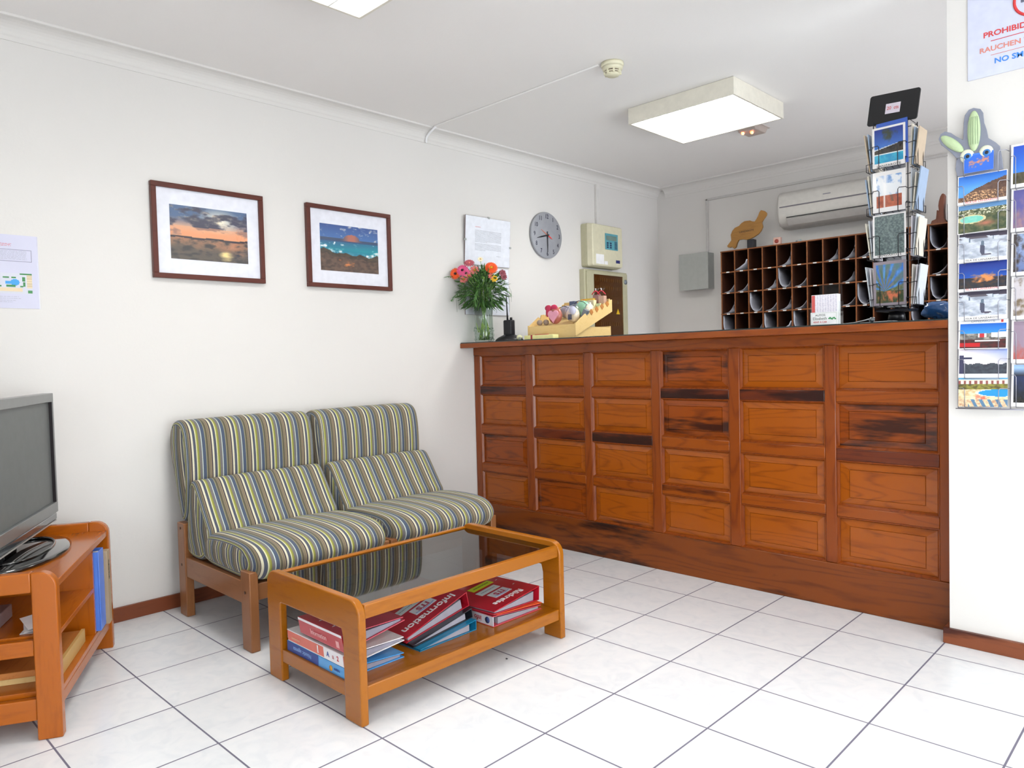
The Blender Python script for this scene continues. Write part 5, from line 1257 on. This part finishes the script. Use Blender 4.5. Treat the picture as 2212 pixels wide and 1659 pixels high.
def harbour(u, v):
    n = fbm(u*10, v*10)
    if v > .58+.16*max(0, u-.5): return mixc((70, 160, 230), (24, 92, 196), (v-.5)*1.8)
    if u > .68 and v > .42: return (232, 232, 234)
    if .40 < u < .58 and .42 < v < .70: return (192, 58, 66) if .44 < u < .54 else (226, 210, 206)
    if v > .36: return mixc((90, 88, 86), (168, 164, 156), n+.5)
    if .34 < u < .86 and .27 < v < .33: return (236, 236, 232)
    if u < .45 and .05 < v < .22: return (190, 40, 44)
    return mixc((92, 44, 44), (60, 48, 46), n+.5)
def castle(u, v):
    n = fbm(u*10, v*10); e = .40+.05*max(0, fbm(u*6, 0))+.03*sin(u*20)
    if u < .10 and v < .74: return (66, 66, 96)
    if u < .28 and .60 < v < .66: return (60, 64, 90)
    if v > e: return mixc((244, 232, 236), (140, 160, 220), (v-.55)*1.2+(u-.5)*.9)
    return mixc((72, 78, 88), (58, 62, 72), n+.5)
def hotelpool(u, v):
    n = fbm(u*14, v*14)
    if v > .93: return (96, 182, 232)
    if v > .78: return (236, 228, 214) if (u*9) % 1 > .45 or v > .88 else (150, 88, 84)
    if v > .60: return mixc((146, 142, 66), (90, 84, 50), n+.5)
    d = ((u-.86)**2*4+(v-.47)**2*55)**.5
    if d < .9: return (44, 150, 222)
    if d < 1.02: return (240, 232, 206)
    if abs(u-.48) < .12 and abs(v-.34) < .08: return mixc((220, 110, 90), (236, 190, 160), n+.5)
    if v < .24: return (92, 128, 160) if (u*6+v*2) % 1 < .45 and u > .2 else mixc((232, 214, 176), (196, 150, 120), n+.4)
    return mixc((238, 224, 186), (206, 176, 130), n+.4)
def islandmap(u, v):
    d = abs(v-.5-.35*(u-.45))*6; n = fbm(u*10, v*10); c = (50, 108, 216) if v < .9 else (70, 124, 224)
    return mixc(c, (206, 136, 112), 1.0-d+n*1.2) if .15 < u < .85 else c
def vert(kind):
    def g(u, v):
        n = fbm(u*7+kind*3, v*7)
        if kind == 0:
            if v < .28: return mixc((92, 84, 60), (60, 58, 44), n+.5)
            d = ((u-.75)**2*8+(v-.55)**2*5)**.5
            return mixc(mixc((60, 140, 226), (24, 74, 190), v), (70, 108, 66), 1.2-d*1.3+n)
        if kind == 1: return mixc((92, 88, 150), (150, 118, 130), (.8-v)*1.2+n*.5)
        if kind == 2: return mixc(mixc((96, 112, 160), (158, 178, 214), v), (70, 62, 62), (.35-u)*3+n)
        if kind == 3: return (38, 82, 150) if u > .42 and v < .86 else mixc((196, 190, 196), (120, 104, 84), n+.3+(.4-v))
        if kind == 4: return mixc((150, 132, 150), (176, 96, 92), (.45-v)*2.4+n*.7)
        return mixc((46, 50, 62), (156, 190, 232), (v-.72)*5) if v > .72 else mixc((42, 52, 84), (34, 34, 30), (.6-v)*1.6+n*.3)
    return g
def postcard(label, M, w, h, fn, group, res=56, title=None, tsize=.008, ty=None, tcol=None):
    o = thing('postcard', label, 'postcard', M @ Vector((0, -h/2, 0)), 0, group)
    part('card_back', MB().box(-w/2, w/2, -h/2, h/2, 0, .0009, M), WHITE, o)
    part('card_front', sheet(M @ Matrix.Translation((0, 0, .0010)), w, h, res, max(10, int(res*h/w)), fn), PRN, o)
    if title: text('card_title', title, tsize, tcol or INK, o, M @ Matrix.Translation((0, ty if ty is not None else -h*.45, .0016)), 1.25)
    return o
gA = 'postcards facing front in the counter rack'
DESC = ['palm and red flowers', 'dark grey etching of a river', 'geyser and camel under clouds', 'blue bay and palm']
for z, fn, title, lb, hh in ((levels[0], bordered(palmpic, .09, .06, (150, 140, 150)), None, 'postcard of palm fronds and red flowers in the lowest front pocket of the counter rack', .185),
                         (levels[1], bordered(etching, .05, .07), 'LANZAROTE', 'dark grey-green etched postcard in the third front pocket of the counter rack', .182),
                         (levels[2], bordered(geyser, .12, .13), None, 'postcard of a steaming geyser and clouds in the second front pocket of the counter rack', .172),
                         (levels[3], bordered(beach, .07, .13), 'LANZAROTE', 'blue bay and mountain postcard in the top front pocket of the counter rack', .172)):
    M = Matrix.Translation((RX-.002, RY-hw-.014, ZT+z+.002)) @ Matrix.Rotation(radians(-2), 4, 'X') @ Matrix.Rotation(-.012, 4, 'Y') @ frame((0, 0, hh/2), (1, 0, 0), (0, 0, 1))
    postcard(lb, M, .128, hh, fn, gA, 60, title, .013)
tag(part('postcard', MB().box(-.060, .060, -.0005, .0005, 0, .185, Matrix.Translation((RX+.012, RY-hw-.0095, ZT+levels[3]+.008)) @ Matrix.Rotation(radians(-2), 4, 'X') @ Matrix.Rotation(-.03, 4, 'Y')), plain('blue card', '3c62c0', .35), None), 'plain blue card behind the bay postcard in the top front pocket', 'postcard', gA)
rnd = random.Random(11)
cols = ['e6e2da', 'dcd8e0', 'cfd6de', 'e4dccb', '9ab0cc', 'c8b49a', 'e9e9ee']
for f, side in ((1, 'right'), (3, 'left')):
    for li, z in enumerate(levels):
        lvn = ['lowest', 'third', 'second', 'top'][li]
        for k in range(3):
            lean = rnd.uniform(1, 3)+2.5*k
            M = Matrix.Translation((RX, RY, ZT+z+.003)) @ Matrix.Rotation(f*pi/2, 4, 'Z') @ Matrix.Translation((0, -hw-.006-.0075*k, 0)) @ Matrix.Rotation(radians(lean), 4, 'X')
            hh = rnd.uniform(.15, .175)
            o = part('postcard', MB().box(-.052, .052, -.0022, .0022, 0, hh, M), plain('card edge '+cols[(k+li) % 7], cols[(k+li) % 7], .4), None)
            pos = ['innermost', 'middle', 'outermost'][k]
            tag(o, pos+' of the cards seen edge-on in the '+lvn+' '+side+' pocket of the counter rack', 'postcard', 'postcards seen edge-on in the side pockets')
# blue bag and loose papers beside the rack
bg = thing('blue_plastic_bag', 'crumpled blue plastic bag on the counter beside the wall edge', 'bag', (2.54, .38, ZT))
mb = MB(); mb.ball((2.545, .40, ZT+.036), .085, .06, .040, 56, 32, f=lambda q: q*(1+.30*noise.noise(q*22+Vector((3, 1, 2)))+.16*abs(noise.noise(q*60))-.10*abs(noise.noise(q*110))))
bmesh.ops.translate(mb.bm, verts=mb.bm.verts[:], vec=Vector((0, 0, ZT+.0005-min(v.co.z for v in mb.bm.verts)))); part('bag', mb, plain('blue plastic', '2b5a94', .25, coat=.4, bump=.6, bscale=60), bg)
for k_, (x_, y_, a_, lb) in enumerate(((2.03+.27, .02, .25, 'white leaflet lying on the worktop in front of the postcard rack'), (2.25+.16, -.03, -.15, 'white paper strip at the front edge of the worktop below the postcard rack'))):
    pts = [(-.09, 0), (-.04, .001), (0, .004), (.04, .012), (.075, .022)] if k_ == 0 else [(-.06, 0), (.06, .0015)]
    mb = MB(); R_ = Matrix.Translation((x_, y_, ZT+.0008)) @ Matrix.Rotation(a_, 4, 'Z')
    poly = pts+[(x, z+.0012) for x, z in pts[::-1]]; n = len(pts)
    vv = [R_ @ Vector((x, s*.03, z)) for s in (-1, 1) for x, z in poly]
    fs = [(i, i+1, 2*n+i+1, 2*n+i) for i in range(2*n-1)]+[(0, 2*n-1, 4*n-1, 2*n)]
    for i in range(n-1): fs += [(i, i+1, 2*n-2-i, 2*n-1-i), (2*n+i, 2*n+i+1, 4*n-2-i, 4*n-1-i)]
    mb.faces(vv, fs, True); tag(part('loose_leaflet', mb, WHITE, None), lb, 'leaflet')
tag(part('glass_marble', MB().ball((2.395, -.06, ZT+.011), .011, .011, .0105), plain('dark shiny', '3a4046', .1, coat=1), None), 'small dark shiny knob on the worktop below the postcard rack', 'knob')

# ================================================================== WALL BESIDE THE COUNTER
WF = lambda x, z, d=0.0: frame((x, SY-d, z), (1, 0, 0), (0, 0, 1))
sg = thing('no_smoking_sign', 'pale blue no smoking sign in three languages high on the right wall', 'sign', (2.93, SY, 2.02))
part('board', B(2.742, 3.10, SY-.004, SY-.0005, 2.022, 2.42), plain('pale blue board', 'cdd1e6', .35, coat=.2), sg, .0008)
for s_, z_, sz, mt_, x_, xs_ in (('PROHIBIDO FUMAR', 2.163, .026, REDINK, 2.913, 1.08), ('RAUCHEN VERBOTEN', 2.113, .024, ORINK, 2.907, 1.08), ('NO SMOKING', 2.068, .025, BLUINK, 2.908, 1.08)):
    text('lettering', s_, sz, mt_, sg, WF(x_, z_, .0046), xs_, .0005)
part('red_line', B(2.812, 3.03, SY-.0052, SY-.0042, 2.1385, 2.1405), REDINK, sg); part('red_line', B(2.812, 3.03, SY-.0052, SY-.0042, 2.0905, 2.0920), ORINK, sg)
part('red_ring', MB().tube([(2.935+.055*cos(a), SY-.0048, 2.245+.055*sin(a)) for a in [2*pi*k/40 for k in range(40)]], .0045, 8, True), REDINK, sg)
MR = WF(2.935, 2.245, .0046)
part('red_slash', MB().box(-.052, .052, -.004, .004, 0, .0015, MR @ Matrix.Rotation(radians(-45), 4, 'Z')), REDINK, sg)
part('cigarette_symbol', MB().box(-.036, .030, -.006, .006, 0, .0008, MR), plain('cigarette print', '5f6478', .5), sg)
text('red_mark', '7', .03, plain('red mark', 'd0304a', .5), sg, WF(2.915, 1.86, .0015), 1)
# wire rack fixed to the wall
wr = thing('wall_postcard_rack', 'thin silver wire postcard rack on the right wall', 'postcard rack', (2.80, SY, .86))
SW_ = plain('silver wire', 'a0a0ac', .3, .7)
c0, c1, c2 = 2.716, 2.868, 2.985
mb = MB()
for x in (c0-.006, c1+.001, c2+.004): mb.tube([(x, SY-.012, .868), (x, SY-.012, 1.77)], .0016, 6)
for x in (c0-.006, c2+.004):
    for z in (.90, 1.74): mb.tube([(x, SY-.012, z), (x, SY-.0005, z)], .0018, 6)
mb.tube([(c0-.006, SY-.012, .868), (c2+.004, SY-.012, .868)], .0016, 6); mb.tube([(c0-.006, SY-.046, .868), (c2+.004, SY-.046, .868)], .0016, 6)
part('backbone', mb, SW_, wr)
def wpocket(xa, xb, z, hh):
    mb = MB(); y0 = SY-.012; y1 = SY-.046; q = (xb-xa)*.17
    for s, xe in ((1, xa), (-1, xb)):
        mb.tube([(xe, y0, z+hh), (xe+s*.004, y1+.004, z+hh+.001), (xe+s*q*.8, y1, z+hh+.001), (xe+s*q, y1, z+hh-.006), (xe+s*q, y1, z), (xe+s*q, y0, z-.002)], .0013, 6)
    mb.tube([(xa+q, y1, z), (xb-q, y1, z)], .0013, 6)
    bmesh.ops.remove_doubles(mb.bm, verts=mb.bm.verts[:], dist=.0009)
    part('wire_pocket', mb, SW_, wr)
PZ = .1013
for k in range(9): wpocket(c0-.004, c1-.002, .874+PZ*k, .066)
for k in range(6): wpocket(c1+.003, c2, .876+.1475*k, .11)
gB = 'horizontal postcards on the wall rack'
cards = [(hotelpool, None, 'postcard of a hotel with blue swimming pool at the bottom left of the wall rack', 0, 0),
         (bordered(castle, .02, .14), None, 'postcard of a pale sky over a dark skyline above the hotel pool card', 0, 0),
         ((lambda u, v: (238, 238, 240) if (v > .86 or u < .03 or u > .97 or v < .03) and not (.86 < u < .91 and v > .89 and v < .97) else ((206, 70, 70) if v > .86 else harbour((u-.03)/.94, (v-.03)/.83))), 'LANZAROTE', 'postcard of a harbour with red boat and white houses on the wall rack', 1, 0),
         (bordered(saltpan, .02, .14), 'ISLA DE LANZAROTE', 'lower of the two postcards of a lone figure on white salt flats', 0, 0),
         (bordered(rockpic, .02, .10), 'ISLA DE LANZAROTE', 'postcard of an orange rock against deep blue on the wall rack', 0, 1),
         (bordered(saltpan, .02, .12), 'ISLA DE LANZAROTE', 'upper of the two postcards of a lone figure on white salt flats', 0, 0),
         (bordered(pools, .02, .03), None, 'postcard of an aerial view with turquoise pools on the wall rack', 0, 0),
         (bordered(hill, .02, .09), 'ISLA DE LANZAROTE', 'postcard of a brown hillside village under blue sky on the wall rack', 0, 1)]
for k, (fn, ttl, lb, top, red) in enumerate(cards):
    M = Matrix.Translation(((c0+c1)/2-.001, SY-.040, .876+PZ*k)) @ Matrix.Rotation(radians(-7), 4, 'X') @ Matrix.Rotation(-.012+.010*(k % 3), 4, 'Y') @ frame((0, 0, .0515), (1, 0, 0), (0, 0, 1))
    postcard(lb, M, .148, .103, fn, gB, 64, ttl, .0085 if not top else .010, .0455 if top else -.0455, REDINK if red else (plain('grey title', '7a8896', .5) if top else None))
M = Matrix.Translation((2.782, SY-.041, .876+PZ*8+.006)) @ Matrix.Rotation(radians(-7), 4, 'X') @ frame((0, 0, .034), (1, 0, 0), (0, 0, 1))
postcard('small blue island map card in front of the cactus cut-out', M, .088, .066, islandmap, gB, 44)
gC = 'upright postcards in the second column of the wall rack'
for k, (kd, lb) in enumerate(((5, 'lowest upright postcard, dark land under pale sky'), (4, 'second upright postcard from the bottom, reddish ground with grey sky'), (3, 'third upright postcard from the bottom, blue door'),
                              (2, 'fourth upright postcard from the bottom, misty blue'), (1, 'fifth upright postcard from the bottom, violet sunset'), (0, 'top upright postcard, green palm against blue sky'))):
    M = Matrix.Translation(((c1+c2)/2+.001, SY-.040, .880+.1475*k)) @ Matrix.Rotation(radians(-6), 4, 'X') @ frame((0, 0, .074), (1, 0, 0), (0, 0, 1))
    postcard(lb+', second column of wall rack', M, .105, .148, bordered(vert(kd), .06, .09), gC, 34)
# cactus cut-out with goggle eyes
ca = thing('cactus_cutout', 'silvery green cactus cut-out with two big eyes at the top of the wall rack', 'novelty card', (2.775, SY-.03, 1.69))
co = [(2.714, 1.690), (2.708, 1.72), (2.712, 1.755), (2.69, 1.785), (2.664, 1.812), (2.655, 1.835), (2.662, 1.852), (2.676, 1.858), (2.695, 1.848), (2.711, 1.832), (2.733, 1.815), (2.734, 1.874), (2.738, 1.90), (2.750, 1.916), (2.764, 1.919), (2.785, 1.910), (2.793, 1.895), (2.796, 1.86), (2.804, 1.832), (2.808, 1.805), (2.830, 1.785), (2.842, 1.77), (2.848, 1.73), (2.852, 1.69)]
mb = MB(); mb.prism(co, lambda a, b: Vector((a, SY-.022, b)), lambda a, b: Vector((a, SY-.027, b)))
part('silver_edge', mb, plain('silver blue edge', '8e93a4', .35, .4, bump=.4, bscale=90), ca, .001)
CG = plain('pale cactus green', 'b7cba0', .5, bump=.5, bscale=150)
mb = MB(); mb.ball((2.766, SY-.030, 1.838), .020, .012, .070); part('stem', mb, CG, ca)
mb = MB(); mb.ball((2.699, SY-.030, 1.808), .016, .010, .048, M=Matrix.Rotation(radians(-45), 4, 'Y')); part('arm', mb, CG, ca)
mb = MB()
for k in range(5): mb.tube([(2.752+.007*k, SY-.041+.0015*abs(k-2), 1.79), (2.752+.007*k, SY-.0435+.0015*abs(k-2), 1.84), (2.754+.006*k, SY-.040+.001*abs(k-2), 1.885)], .0009, 5)
part('stem_ribs', mb, plain('cactus rib green', '8fa884', .5), ca)
for x_, z_, s_ in ((2.745, 1.755, 1), (2.802, 1.757, 1)):
    e = part('eye', MB().ball((x_, SY-.030, z_), .022, .008, .024), plain('eye white', 'dfe2cc', .3, coat=.4), ca)
    part('iris', MB().ball((x_+.003, SY-.0365, z_-.003), .012, .004, .012), plain('blue iris', '3c7cc4', .25), e)
    part('pupil', MB().ball((x_+.004, SY-.0405, z_-.003), .006, .002, .006), INK, e)
